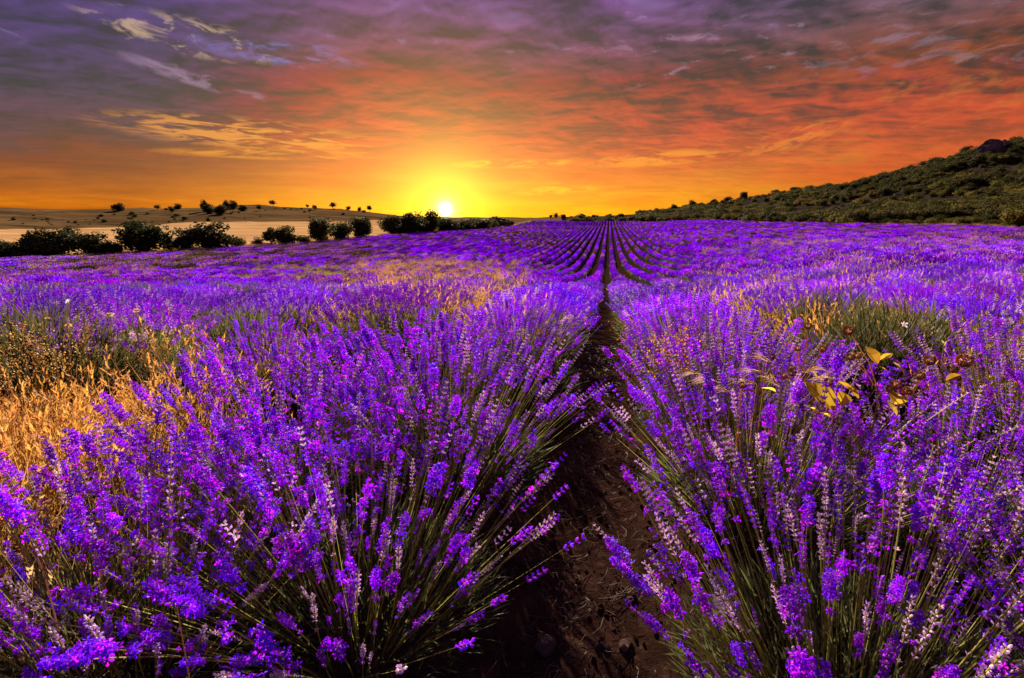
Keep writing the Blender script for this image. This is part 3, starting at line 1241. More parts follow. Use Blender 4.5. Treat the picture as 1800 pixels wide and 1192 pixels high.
# ------------------------------------------------------------------ trees and shrubs
def crown_mesh(w, hgt, nclump, leaves, c, low=.12, leaf=.17, seed=0, core=True):
    """crown of leaf clumps with gaps; w, hgt are the crown's width and the tree's height"""
    rs = random.Random(seed)
    mb = MB()
    cl = []
    for _ in range(nclump):
        while True:
            q = vec(rs.uniform(-1, 1), rs.uniform(-1, 1), rs.uniform(-1, 1))
            if .25 < np.linalg.norm(q) < 1:
                break
        q = unit(q) * rs.uniform(.25, .80)
        cl.append((vec(q[0] * w / 2, q[1] * w / 2, hgt * (low + (1 - low) * .5) + q[2] * hgt * (1 - low) / 2), rs.uniform(.16, .3) * w, rs.uniform(.65, 1.3)))
    leaves = int(leaves * 1.25)
    for k in range(leaves):
        cc, r, tone = cl[rs.randrange(nclump)]
        d = unit(vec(rs.gauss(0, 1), rs.gauss(0, 1), rs.gauss(0, 1)))
        p = cc + d * r * rs.uniform(.55, 1.08) * vec(1, 1, .85)
        if p[2] < .02:
            p[2] = rs.uniform(.02, .3)
        nrm = unit(d + vec(rs.uniform(-.8, .8), rs.uniform(-.8, .8), rs.uniform(-.5, .8)))
        x, y, _ = frame(nrm)
        a = rs.random() * 6
        u, v = x * math.cos(a) + y * math.sin(a), -x * math.sin(a) + y * math.cos(a)
        s = leaf * rs.uniform(.6, 1.4)
        t = tone * rs.uniform(.75, 1.3)
        cx_ = tuple(min(1, q * t) for q in c)
        mb.add([p - u * s * .5, p + v * s * .3, p + u * s * .5, p - v * s * .3], [(0, 1, 2, 3)], cx_)
    return mb.mesh('crown', [M_TREE])


def trunk_mesh(hgt, r, seed=0):
    rs = random.Random(seed)
    mb = MB()
    c = (.075, .055, .04)
    pts_ = [vec(0, 0, -.25), vec(rs.uniform(-.05, .05), 0, hgt * .15), vec(rs.uniform(-.1, .1), rs.uniform(-.1, .1), hgt * .35), vec(rs.uniform(-.2, .2), rs.uniform(-.2, .2), hgt * .7)]
    tube(mb, pts_, [r * 1.4, r, r * .8, r * .25], 6, c)
    for k in range(5):
        a = k * 1.26 + rs.random()
        b = pts_[1] * .4 + pts_[2] * .6 if k < 3 else pts_[2]
        e = b + vec(math.cos(a) * hgt * .3, math.sin(a) * hgt * .3, hgt * rs.uniform(.2, .4))
        tube(mb, [b, (b + e) / 2 + vec(0, 0, -.05 * hgt), e], [r * .5, r * .35, r * .1], 4, c)
    return mb.mesh('trunk', [M_BARK])


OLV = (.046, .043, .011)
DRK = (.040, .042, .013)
LIT = (.115, .088, .014)  # sunlit copy of the shrub green, sunshine put into the leaf colour
# unit trees: 4 m tall, scaled when placed
CROWNS = {
    'round': [crown_mesh(4.4, 4.0, 22, 2600, DRK, .0, .36, s) for s in (1, 2, 3, 4)],
    'tall': [crown_mesh(2.6, 4.0, 16, 1700, DRK, .06, .30, s) for s in (5, 6, 7)],
    'spread': [crown_mesh(4.6, 4.0, 18, 1600, OLV, .3, .32, s) for s in (8, 9)],
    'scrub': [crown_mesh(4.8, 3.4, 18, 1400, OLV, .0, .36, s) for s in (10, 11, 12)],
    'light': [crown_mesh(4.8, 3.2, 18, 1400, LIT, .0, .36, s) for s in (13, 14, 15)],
}
TRUNKS = [trunk_mesh(4.0, .14, s) for s in (1, 2, 3)]


def tree(name, label, cat, kind, p, width, height, group):
    cm = random.choice(CROWNS[kind])
    w0 = {'round': 4.4, 'tall': 2.6, 'spread': 4.6, 'scrub': 4.8, 'light': 4.8}[kind]
    h0 = 3.4 if kind == 'scrub' else 3.2 if kind == 'light' else 4.0
    t = thing(name, label, cat, p, random.random() * 6, group)
    t.scale = (width / w0, width / w0, height / h0)
    obj('crown', cm, t)
    obj('trunk', random.choice(TRUNKS), t)
    return t


G_EDGE = 'dark trees along the lower edge of the lavender field'
# px centre, py of base, py of top, px width, kind, label
EDGE_TREES = [
    (8, 458, 424, 64, 'round', 'dark bushy tree at the left end of the tree line'),
    (62, 455, 416, 60, 'round', 'dark tree with bumpy crown, second from the left end of the tree line'),
    (98, 454, 408, 74, 'round', 'broad dark tree, tallest of the left clump in the tree line'),
    (126, 440, 405, 34, 'round', 'small round tree top showing above the left clump of dark trees'),
    (170, 451, 413, 66, 'round', 'dark spreading tree closing the right end of the left clump'),
    (50, 459, 444, 46, 'scrub', 'low paler shrub in front of the left clump of dark trees'),
    (205, 449, 430, 34, 'scrub', 'low ragged shrub between the left clump and the big dome tree'),
    (258, 447, 397, 92, 'round', 'big dome shaped dark tree standing widest of the tree line'),
    (302, 444, 416, 26, 'tall', 'narrow shrub against the right side of the big dome tree'),
    (328, 442, 406, 40, 'round', 'lighter tree joined to the left side of the second dome tree'),
    (372, 442, 397, 76, 'round', 'second dome shaped dark tree in the middle of the tree line'),
    (416, 439, 419, 28, 'scrub', 'low shrub trailing right of the second dome tree'),
    (453, 433, 420, 24, 'scrub', 'small low shrub alone in the gap between dark trees'),
    (477, 432, 401, 24, 'tall', 'narrow tree leaning on the left of the round dark tree'),
    (502, 436, 401, 42, 'round', 'round dark tree standing alone right of the gap'),
    (534, 432, 415, 26, 'scrub', 'low shrub between the round dark tree and the tall pair'),
    (564, 431, 390, 46, 'round', 'tall dark tree, left one of the tall pair before the pale field'),
    (600, 429, 393, 42, 'round', 'dark tree in the middle of the group before the pale field'),
    (636, 427, 387, 46, 'round', 'tall dark tree closing the group before the pale field'),
]
for px, pb, pt, w, kind, lab in EDGE_TREES:
    p, d = hit(px, pb - 1, 30)
    e = float(edge(p[0], p[1])) + 3
    if d < e:
        p[:2] *= e / d
    p[2] = h1(p[0], p[1])
    z = to_px(p)[2]
    top = CAM_H + (596 - pt) / FPX * z * 1.0
    pos_top = at(px, pt, z)
    tree('tree' if kind != 'scrub' else 'shrub', lab, 'tree' if kind != 'scrub' else 'shrub', kind, p - np.array([0, 0, .15]), w / FPX * z * 1.05, max(.8, (pos_top[2] - p[2]) * 1.16 + .15), G_EDGE)
G_SUN = 'trees under the setting sun'
SUN_TREES = [
    (706, 417, 396, 40, 'scrub', 'low shrub filling the gap between the two left trees by the sun'),
    (742, 418, 394, 44, 'scrub', 'low shrub at the foot of the tallest tree by the sun'),
    (800, 413, 394, 40, 'scrub', 'low shrub right below the sun disc'),
    (832, 408, 391, 34, 'scrub', 'low shrub joining the trees right of the sun'),
    (862, 406, 389, 32, 'scrub', 'low shrub between the last trees right of the sun'),
    (688, 413, 384, 46, 'round', 'left tree of the clump below the setting sun'),
    (722, 418, 381, 54, 'round', 'broad bushy tree left of the sunburst'),
    (757, 416, 375, 34, 'round', 'tallest tree of the clump just left of the sun disc'),
    (782, 417, 388, 54, 'round', 'dark tree directly below the sun disc'),
    (816, 409, 389, 40, 'round', 'low tree right of the sun disc'),
    (846, 406, 385, 42, 'round', 'rounded tree in the clump right of the sun'),
    (876, 404, 383, 38, 'round', 'tree near the right end of the clump by the sun'),
    (897, 402, 389, 18, 'scrub', 'small shrub at the right end of the clump by the sun'),
]
for px, pb, pt, w, kind, lab in SUN_TREES:
    p, d = hit(px, pb - 1, 40)
    e = float(edge(p[0], p[1])) + 3
    if d < e:
        p[:2] *= e / d
    p[2] = h1(p[0], p[1])
    z = to_px(p)[2]
    tree('tree' if kind != 'scrub' else 'shrub', lab, 'tree' if kind != 'scrub' else 'shrub', kind, p - np.array([0, 0, .2]), w / FPX * z * 1.05, max(.8, (at(px, pt, z)[2] - p[2]) * 1.2 + .2), G_SUN)

G_LH = 'scattered trees on the tan hill'
LH_TREES = [
    (209, 371, 357, 21, 'round', 'biggest round tree alone on the left part of the tan hill'),
    (276, 364, 355, 11, 'spread', 'small tree on the ridge right of the biggest round tree'),
    (300, 361, 355, 9, 'spread', 'tiny flat topped tree on the ridge beside a larger one'),
    (312, 361, 351, 13, 'round', 'round tree on the ridge, larger of a pair'),
    (302, 374, 363, 9, 'tall', 'thin tree below the pair on the ridge'),
    (361, 372, 353, 14, 'round', 'upper left tree of the group on the hill crest'),
    (367, 376, 359, 20, 'round', 'wide tree at the front of the group on the hill crest'),
    (388, 377, 360, 22, 'round', 'dark broad tree in the middle of the hill crest group'),
    (399, 368, 353, 13, 'round', 'tree left of the tallest in the hill crest group'),
    (411, 368, 352, 14, 'round', 'tallest tree of the hill crest group'),
    (427, 371, 360, 15, 'round', 'dark tree at the right end of the hill crest group'),
    (457, 371, 360, 12, 'spread', 'lone tree on the slope right of the crest group'),
    (480, 362, 352, 13, 'spread', 'flat topped tree on the ridge between two bare stretches'),
    (540, 360, 354, 6, 'tall', 'tiny dark tree on the bare ridge'),
    (553, 370, 360, 9, 'spread', 'small brown tree just below the ridge'),
    (585, 368, 356, 14, 'spread', 'spreading tree where the ridge starts to fall'),
    (612, 367, 360, 10, 'scrub', 'low shrub on the falling ridge'),
    (632, 371, 364, 10, 'scrub', 'low shrub next to the last ridge tree'),
    (650, 372, 361, 11, 'spread', 'last tree at the right end of the tan ridge'),
]
for px, pb, pt, w, kind, lab in LH_TREES:
    p, d = hit(px, pb, 250, 520)
    z = to_px(p)[2]
    tree('tree' if kind != 'scrub' else 'shrub', lab, 'tree' if kind != 'scrub' else 'shrub', kind, p - np.array([0, 0, .3]), w / FPX * z, max(1.0, (pb - pt) / FPX * z + .3), G_LH)
k = 0
while k < 95:
    px, py = random.uniform(-5, 650), random.uniform(364, 396)
    p, d = hit(px, py, 250, 520)
    if d < 285 or d > 500:
        continue
    k += 1
    z = to_px(p)[2]
    w = random.choice((3, 4, 4, 5, 6, 8, 12)) / FPX * z
    tree('shrub', 'dark low shrub dotted on the dry tan hillside', 'shrub', 'scrub', p - np.array([0, 0, .2]), w, w * random.uniform(.4, .65), 'shrubs on the tan hillside')

# ---- right hill
G_RH = 'trees on the scrub hill'
RH_TREES = [
    (968, 385, 377, 7, 'spread', 'tiny tree at the far left end of the distant ridge trees'),
    (978, 386, 375, 11, 'spread', 'flat topped tree leading the distant ridge trees'),
    (990, 386, 377, 12, 'round', 'dense tree beside the flat topped one on the far ridge'),
    (1006, 386, 379, 11, 'round', 'low tree in the far ridge row'),
    (1024, 385, 375, 10, 'tall', 'pointed tree in the far ridge row'),
    (1046, 384, 377, 14, 'round', 'dark tree above the vanishing rows'),
    (1070, 384, 376, 14, 'round', 'rounded tree straight above the furrow'),
    (1092, 383, 375, 13, 'round', 'tree right of the vanishing rows on the far ridge'),
    (1126, 382, 369, 14, 'round', 'taller dark tree where the right hill begins'),
    (1152, 382, 370, 18, 'round', 'bushy tree at the toe of the right hill'),
    (1185, 372, 358, 12, 'round', 'ridge tree low on the rising skyline'),
    (1216, 365, 352, 14, 'round', 'round ridge tree above the pale bank'),
    (1254, 358, 349, 12, 'round', 'small ridge tree left of the lone dark tree'),
    (1280, 352, 344, 16, 'round', 'low wide tree on the skyline left of the lone dark tree'),
    (1307, 345, 333, 15, 'round', 'lone dark round tree on the grassy skyline'),
    (1363, 332, 322, 14, 'spread', 'tree on the skyline at the start of the ridge clump'),
    (1378, 331, 324, 8, 'tall', 'small upright tree in the skyline gap'),
    (1400, 330, 319, 20, 'spread', 'tall tree at the left of the ridge clump'),
    (1425, 330, 320, 22, 'round', 'broad tree in the middle of the ridge clump'),
    (1455, 332, 323, 26, 'round', 'wide tree closing the ridge clump'),
    (1624, 294, 284, 26, 'spread', 'flat spreading tree on the skyline below the rock'),
    (1655, 288, 279, 22, 'spread', 'second flat spreading tree on the skyline below the rock'),
    (1700, 272, 257, 22, 'round', 'dark tree at the left foot of the rock outcrop'),
    (1783, 254, 239, 22, 'round', 'dark tree on top right of the rock outcrop'),
    (1800, 256, 243, 22, 'round', 'dark tree at the frame edge beside the rock outcrop'),
]
for px, pb, pt, w, kind, lab in RH_TREES:
    p, d = hit(px, pb, 90, 640)
    z = to_px(p)[2]
    tree('tree', lab, 'tree', kind, p - np.array([0, 0, .3]), w / FPX * z, max(1.0, (pb - pt) / FPX * z + .3), G_RH)
# the single tree with a visible trunk at the foot of the hill
p, d = hit(1505, 393, 60)
d2 = float(edge(p[0], p[1])) + 2
p[:2] *= d2 / math.hypot(p[0], p[1])
p[2] = h1(*p[:2])
z = to_px(p)[2]
tree('tree', 'dark spreading tree on a bare trunk at the field edge below the scrub hill', 'tree', 'spread', p, 34 / FPX * z, 28 / FPX * z, G_RH)

cand = []
for _ in range(12000):
    a = random.uniform(R(6), R(48)) - YAW
    ax = (a + YAW)
    px0 = 900 + 900 * math.tan(ax)
    e = float(edge(math.sin(a), math.cos(a)))
    d = e + 5 + (random.random() ** 1.5) * (430 if px0 < 1400 else 300)
    x, y = d * math.sin(a), d * math.cos(a)
    cand.append((x, y, d, px0, e))
cx = np.array([c[0] for c in cand])
cyv = np.array([c[1] for c in cand])
chz = H(cx, cyv)
clump = fbm(cx / 18, cyv / 18, 51)
shr = []
for (x, y, d, px0, e), z, n in zip(cand, chz, clump):
    ppx, ppy, zz = to_px((x, y, z))
    if ppx > 1840 or ppx < 1000:
        continue
    f = (d - e) / 200.0
    dens = 1.0 if n > .44 else .45
    # the bare scree band half way up, and the tan shoulder
    band = abs(ppy - (372 - (ppx - 1400) * .11)) if ppx > 1380 else 99
    if band < 11 and ppx < 1760:
        dens *= .12
    if 1230 < ppx < 1360 and ppy < 366:
        dens *= .15
    if 1715 < ppx < 1775 and 250 < ppy < 276:
        continue
    if random.random() > dens:
        continue
    if ppx < 1200 and (random.random() < .3 or (ppx < 1120 and d > e + 60)):
        continue
    w = random.uniform(2.6, 5.6) * (1.0 if d < 260 else 1.2)
    if n < .46:
        w *= .55
    shr.append((w / zz, x, y, z, w, d, ppx, ppy, zz))
# keep crowns from piling up on one spot
shr.sort(key=lambda s: -s[0])
kept, grid = [], {}
for s in shr:
    key = (int(s[1] // 1.9), int(s[2] // 1.9))
    if key in grid:
        continue
    grid[key] = 1
    kept.append(s)
print('shrubs', len(kept))
for i, s in enumerate(kept[:215]):
    _, x, y, z, w, d, ppx, ppy, zz = s
    lit = ppy > 338 and random.random() < .34  # some lower shrubs take the painted sunlit colour
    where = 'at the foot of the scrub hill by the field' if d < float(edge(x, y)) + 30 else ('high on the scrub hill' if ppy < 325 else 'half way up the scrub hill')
    lab = ('sunlit olive' if lit else 'dark') + ' bushy shrub ' + where
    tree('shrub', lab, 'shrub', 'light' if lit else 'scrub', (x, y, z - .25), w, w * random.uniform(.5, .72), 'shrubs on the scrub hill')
sp_, sr_, ss_, si_ = [], [], [], []
for s in kept[215:]:
    _, x, y, z, w, d, ppx, ppy, zz = s
    sp_.append((x, y, z - .25))
    sr_.append((0, 0, random.random() * 6))
    ss_.append((w / 4.8, w / 4.8, w / 4.8 * random.uniform(.7, 1.0)))
    si_.append(random.randrange(3) if random.random() < (.9 if ppy < 338 else .6) else 3 + random.randrange(3))  # more of the sunlit-coloured crowns low on the slope
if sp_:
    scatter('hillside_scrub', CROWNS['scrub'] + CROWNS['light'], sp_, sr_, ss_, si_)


# rock outcrop on the skyline
def rock_mesh(sx, sy, sz, seed, name='rock', mat=None, sub=3, rough=.35, crag=0.0):
    import bmesh
    bm = bmesh.new()
    bmesh.ops.create_icosphere(bm, subdivisions=sub, radius=1)
    rs = np.random.default_rng(seed)
    planes = [unit(rs.normal(size=3)) for _ in range(16)]
    lim = rs.uniform(1 - rough, 1.0, 16)
    for v in bm.verts:
        q = np.array(v.co)
        for n_, l_ in zip(planes, lim):
            t = q @ n_
            if t > l_:
                q = q - n_ * (t - l_)
        q = q * (1 + .10 * (float(vnoise(np.array(q[0] * 4 + seed), np.array(q[1] * 4 + q[2] * 3), seed)) - .5) + crag * (float(fbm(np.array(q[0] * 3 + seed + q[1] * 2), np.array(q[2] * 5 - q[1]), seed)) - .5))
        v.co = (q[0] * sx, q[1] * sy, q[2] * sz)
    me = bpy.data.meshes.new(name)
    bm.to_mesh(me)
    bm.free()
    me.materials.append(mat or M_ROCK)
    return me


p, d = hit(1744, 268, 150, 420)
z = to_px(p)[2]
u = z / FPX
t = thing('rock_outcrop', 'bare grey rock outcrop on the skyline at the top of the scrub hill', 'rock', p - np.array([0, 0, 2]))
for k, (ox, oz, w, hgt) in enumerate(((0, 4, 26, 24), (18, 6, 22, 20), (-17, -4, 20, 16), (30, -3, 18, 16), (6, -8, 28, 16), (-26, -12, 12, 9))):
    rr = unit(np.array([C_R[0], C_R[1], 0]))
    o = rr * ox * u + np.array([0, 0, (oz + 4) * u])
    obj('rock', rock_mesh(w * u, w * u * .8, hgt * u, 60 + k, sub=4, rough=.45, crag=.7), t, o, (0, 0, k))

# ------------------------------------------------------------------ furrow: stones, clods, straw litter
clod = [rock_mesh(1, 1, .75, 90 + k, 'clod', M_SOIL, 2, .45) for k in range(4)]
cp_, cr_, cs_, ci_ = [], [], [], []
for _ in range(2600):
    y = random.uniform(.5, 6.5)
    x = random.gauss(0, .22) if random.random() < .8 else random.uniform(-1.6, 1.6)
    s = .003 + .011 * random.random() ** 3
    cp_.append((x, y, h1(x, y) + s * .2))
    cr_.append((random.random() * 6, random.random() * 6, random.random() * 6))
    cs_.append((s, s, s))
    ci_.append(random.randrange(4))
scatter('soil_clods', clod, cp_, cr_, cs_, ci_)


def straw_bit(n):
    mb = MB()
    for _ in range(n):
        a = random.random() * 6
        ln = random.uniform(.02, .07)
        pts_ = [vec(0, 0, .002), vec(math.cos(a) * ln * .5, math.sin(a) * ln * .5, random.uniform(.003, .012)), vec(math.cos(a + .3) * ln, math.sin(a + .3) * ln, .003)]
        o = vec(random.uniform(-.05, .05), random.uniform(-.05, .05), 0)
        tube(mb, [q + o for q in pts_], .0007, 3, jit((.17, .11, .075), .5))
    return mb.mesh('straw', [M_STRAW])


sb = [straw_bit(4) for _ in range(5)]
cp_, cr_, cs_, ci_ = [], [], [], []
for _ in range(900):
    y = random.uniform(.6, 6)
    x = random.gauss(0, .25)
    cp_.append((x, y, h1(x, y) + .004))
    cr_.append((random.uniform(-.2, .2), random.uniform(-.2, .2), random.random() * 6))
    s = random.uniform(.7, 1.6)
    cs_.append((s, s, s))
    ci_.append(random.randrange(5))
scatter('straw_litter', sb, cp_, cr_, cs_, ci_)
for px, py, r, lab in ((962, 1142, .040, 'large dark flat stone beside the furrow under the nearest left bush'),
                       (1062, 1138, .016, 'small brown stone lying in the furrow, left one of two'),
                       (1098, 1140, .022, 'small brown stone lying in the furrow, right one of two'),
                       (1108, 1056, .014, 'reddish clod of earth in the middle of the furrow')):
    p, d = hit(px, py, .7, 3)
    st = obj('stone', rock_mesh(r, r * .85, r * .7, int(px), 'stone', M_STONE, 3, .4), None, p + np.array([0, 0, r * .3]), (0, 0, px))
    tag(st, lab, 'stone', 'stones in the furrow')


# ------------------------------------------------------------------ weeds among the lavender
BROWN = (.34, .14, .03)
STALK = (.40, .20, .07)
YELLOW = (.86, .62, .04)


def seed_ball(r):
    mb = MB()
    n = 90
    for i in range(n):
        zz = 1 - 2 * (i + .5) / n
        a = i * 2.39996
        d = vec(math.sqrt(1 - zz * zz) * math.cos(a), math.sqrt(1 - zz * zz) * math.sin(a), zz)
        bud_lo(mb, d * r * .55, d + vec(random.uniform(-.15, .15), random.uniform(-.15, .15), 0), r * random.uniform(.4, .62), r * .14, jit((.20, .08, .018), .3), jit(STALK if i % 3 == 0 else BROWN, .3))
    tube(mb, [vec(0, 0, -r * .9), vec(0, 0, 0)], [r * .25, r * .5], 5, STALK)
    return mb.mesh('seed_head', [M_STRAW])


BALLS = [seed_ball(1.0) for _ in range(3)]


def leaf_mesh(ln, w, c):
    mb = MB()
    n = 5
    verts, faces, cols = [], [], []
    for i in range(n):
        t = i / (n - 1)
        ww = w * math.sin(PI * (t * .92 + .06))
        zc = .25 * ln * t * t * -1 + .06 * ln
        for s in (-1, 0, 1):
            verts.append(vec(s * ww, t * ln, zc + abs(s) * ww * .35 + random.uniform(-.04, .04) * w))
            cols.append(jit(c, .15))
    for i in range(n - 1):
        for s in range(2):
            a = i * 3 + s
            faces.append((a, a + 1, a + 4, a + 3))
    mb.add(verts, faces, cols)
    return mb.mesh('leaf', [M_STRAW])


LEAVES = [leaf_mesh(.05, .013, YELLOW), leaf_mesh(.06, .02, (.66, .42, .03)), leaf_mesh(.04, .008, (.8, .6, .06))]


def weed(name, label, cat, base_px, heads, leaves, group, ball_r=True):
    """a dry stalk with round seed heads; heads are (px, py, depth, radius px)"""
    bx, by, bz = base_px
    bz *= .9
    heads = [(a_, b_, c_ * .84, d_ * 1.2) for a_, b_, c_, d_ in heads]
    leaves = [(a_, b_, c_ * .86, d_ * 1.0, e_) for a_, b_, c_, d_, e_ in leaves]
    b = at(bx, by, bz)
    g0 = np.array([b[0], b[1], h1(b[0], b[1])])
    t = thing(name, label, cat, g0, 0, group)
    for px, py, zz, r in heads:
        h = at(px, py, zz)
        mb = MB()
        mid = (b + h) / 2 + vec(random.uniform(-.015, .015), 0, random.uniform(-.02, .01))
        tube(mb, [vec(0, 0, 0), (b - g0), (mid - g0), (h - g0)], [.0028, .0024, .0018, .0014], 4, STALK, (.5, .26, .08))
        obj('stem', mb.mesh('stem', [M_STRAW]), t)
        d = Vector(h - mid).to_track_quat('Z', 'Y').to_euler()
        obj('seed_head', random.choice(BALLS), t, h - g0, d, r / FPX * zz * 1.15)
    for px, py, zz, s, a in leaves:
        q = at(px, py, zz)
        obj('leaf', random.choice(LEAVES), t, q - g0, (random.uniform(.2, 1.0), random.uniform(-.5, .5), a), s)
    return t


GW = 'dry globe seed head weeds in the right lavender'
weed('dry_weed', 'dry weed with six brown globe seed heads beside the pale barley ears', 'weed', (1395, 700, 1.92),
     [(1420, 573, 1.95, 5), (1403, 612, 1.93, 4.5), (1446, 613, 1.9, 5), (1391, 647, 1.88, 5), (1392, 656, 1.87, 5), (1379, 660, 1.86, 4.5)],
     [(1435, 664, 1.86, 1.1, .9), (1362, 690, 1.84, 1.0, 2.0), (1424, 690, 1.84, .8, 4)], GW)
weed('dry_weed', 'dry weed with one large and two small globe heads below the dark green tuft', 'weed', (1545, 690, 2.0),
     [(1492, 581, 2.05, 7), (1495, 627, 1.98, 5.5), (1507, 625, 1.98, 5)], [(1540, 640, 1.95, 1.1, .3), (1548, 634, 1.95, .9, 5.2)], GW)
weed('dry_weed', 'dry weed with a big tan globe head leaning far to the right', 'weed', (1580, 715, 1.85),
     [(1695, 634, 1.9, 9.5), (1634, 633, 1.92, 7.5), (1617, 660, 1.86, 6.5), (1575, 676, 1.84, 6.5), (1566, 684, 1.83, 6), (1595, 687, 1.83, 6)],
     [(1585, 656, 1.84, 1.1, 1.7), (1570, 712, 1.8, 1.3, 2.5), (1575, 730, 1.79, 1.2, .4), (1664, 670, 1.83, .7, 5)], GW)
weed('dry_weed', 'dry weed with two brown heads around broad yellow leaves', 'weed', (1466, 735, 1.75),
     [(1457, 671, 1.8, 5.5), (1404, 690, 1.78, 5.5)],
     [(1463, 722, 1.74, 1.8, .5), (1474, 712, 1.75, 1.7, 5.8), (1455, 735, 1.73, 1.5, 2.2), (1506, 702, 1.76, 1.2, 1.5), (1430, 722, 1.74, 1.1, 2.4)], GW)
weed('dry_weed', 'short dry weed with a single dark head left of the barley ears', 'weed', (1334, 690, 2.0), [(1329, 627, 2.05, 4), (1358, 627, 2.05, 4)], [], GW)
weed('dry_weed', 'low dry weed with one brown head nearest the furrow', 'weed', (1300, 720, 1.8), [(1305, 677, 1.82, 5)], [(1310, 700, 1.8, .8, 1)], GW)


def barley(px, py, z, bend, label):
    b = at(px + bend * .3, py + 60, z)
    g0 = np.array([b[0], b[1], h1(b[0], b[1])])
    t = thing('barley', label, 'barley', g0, 0, 'pale barley ears among the lavender')
    h = at(px, py, z) - g0
    mb = MB()
    tube(mb, [vec(0, 0, 0), h * .6 + vec(0, 0, .02), h], [.0018, .0015, .001], 3, (.5, .36, .18))
    obj('stem', mb.mesh('stem', [M_STRAW]), t)
    mb = MB()
    dd = unit(C_R * bend * .02 + vec(0, 0, -.25) * abs(bend) * .03 + vec(0, 0, .4))
    for i in range(34):
        q = h + dd * .045 * random.random()
        e = unit(dd + vec(random.uniform(-.35, .35), random.uniform(-.35, .35), random.uniform(-.3, .3)))
        blade(mb, q, e, random.uniform(.035, .075), .0010, .5, jit((.60, .38, .25), .2))
    for i in range(14):
        q = h + dd * .045 * i / 14
        bud_lo(mb, q, unit(dd + vec(random.uniform(-.4, .4), random.uniform(-.4, .4), 0)), .011, .0028, jit((.6, .4, .2)), jit((.7, .5, .28)))
    obj('ear', mb.mesh('ear', [M_STRAW]), t)


for px, py, bend, lab in ((1262, 672, -30, 'barley ear leaning left nearest to the furrow'), (1240, 660, -30, 'feathery barley ear leftmost of the pale ears'),
                          (1285, 690, -26, 'low drooping barley ear below its neighbours'), (1345, 655, -34, 'pinkish barley ear bent over to the left'),
                          (1360, 640, -20, 'upright barley ear left of the globe heads'), (1408, 655, 26, 'whitest barley ear just right of the globe heads'),
                          (1420, 668, 30, 'barley ear drooping right below the whitest one'), (1330, 675, -30, 'barley ear low among blooms left of the globe heads'),
                          (1372, 680, -16, 'short barley ear above the yellow leaves')):
    barley(px, py, 1.68, bend, lab)


def spray(name, label, cat, px, py, z, wpx, hpx, c, n, group, stem_h=60, fl=.010, mat=None):
    """an airy spray of tiny flowers or seeds on thin branching stems"""
    b = at(px, py + stem_h, z)
    g0 = np.array([b[0], b[1], h1(b[0], b[1])])
    t = thing(name, label, cat, g0, 0, group)
    ms, mf = MB(), MB()
    u = z / FPX
    top = at(px, py, z) - g0
    br = []
    for k in range(7):
        a = random.random() * 6
        q = top + C_R * random.uniform(-.5, .5) * wpx * u + vec(0, random.uniform(-.5, .5) * wpx * u * .6, 0) + vec(0, 0, random.uniform(-.5, .5) * hpx * u)
        mid = vec(0, 0, top[2] * .5) + (q * vec(.4, .4, 0))
        tube(ms, [vec(0, 0, 0), mid, q], [.0018, .0013, .0007], 3, (.14, .13, .04), lerp(c, (.2, .18, .05), .7))
        br.append((mid, q))
    for _ in range(n):
        m_, q = random.choice(br)
        s = random.uniform(.6, 1.1)
        p_ = m_ * (1 - s) + q * s + vec(random.gauss(0, 1), random.gauss(0, 1), random.gauss(0, 1)) * .018 * (1 + z / 6)
        bud_lo(mf, p_, vec(random.uniform(-1, 1), random.uniform(-1, 1), random.uniform(0, 1)), fl * random.uniform(.7, 1.3), fl * .35, jit(c, .3), jit(c, .3))
    obj('stems', ms.mesh('stems', [M_LEAF]), t)['kind'] = 'stuff'
    obj('blossoms', mf.mesh('blossoms', [mat or M_STRAW]), t)['kind'] = 'stuff'


YF = (.86, .52, .04)
GY_ = 'yellow wildflower sprays beside the furrow'
for px, py, z, w, h_, lab in ((1108, 566, 3.1, 46, 14, 'yellow wildflower spray overhanging the furrow'), (1168, 592, 2.7, 46, 22, 'yellow wildflower spray on the crown of the right row'),
                              (1186, 606, 2.6, 40, 20, 'dense yellow wildflower spray lowest on the right row'), (1150, 612, 2.6, 36, 18, 'small yellow wildflower spray close to the furrow'),
                              (1210, 578, 3.0, 30, 14, 'faint yellow wildflower spray furthest from the furrow')):
    spray('wildflower', lab, 'wildflower', px, py, z * .9, w, h_, YF, 130, GY_, 60)
OR = (.50, .22, .06)
for px, py, z, w, h_, lab in ((1715, 505, 4.2, 40, 40, 'rusty dock stalk left of the others by the right edge'), (1752, 512, 3.8, 50, 50, 'bushy rusty dock stalk among lavender near the right edge'),
                              (1788, 520, 3.4, 44, 60, 'tall rusty dock stalk cut by the right edge'), (1735, 490, 4.6, 40, 26, 'short orange dock spray behind the rusty stalks'),
                              (1690, 530, 4.0, 26, 40, 'thin rusty dock stalk right of the dark tuft')):
    spray('dock_weed', lab, 'weed', px, py, z, w, h_, OR, 110, 'rusty dock weeds', 70)
for px, py, z, w, h_, lab in ((28, 578, 2.9, 36, 30, 'golden seeding grass head at the left edge'), (145, 572, 2.8, 30, 30, 'golden plume of seed standing above the dry grass patch'),
                              (50, 600, 2.6, 40, 26, 'broad golden seed plume in the dry grass patch'), (98, 612, 2.5, 44, 26, 'golden seed plume in the middle of the dry patch'),
                              (12, 640, 2.3, 40, 30, 'low golden seed plume at the left edge')):
    spray('seeding_grass', lab, 'grass', px, py, z, w, h_, (.82, .60, .26), 150, 'golden seed plumes', 70, .010)


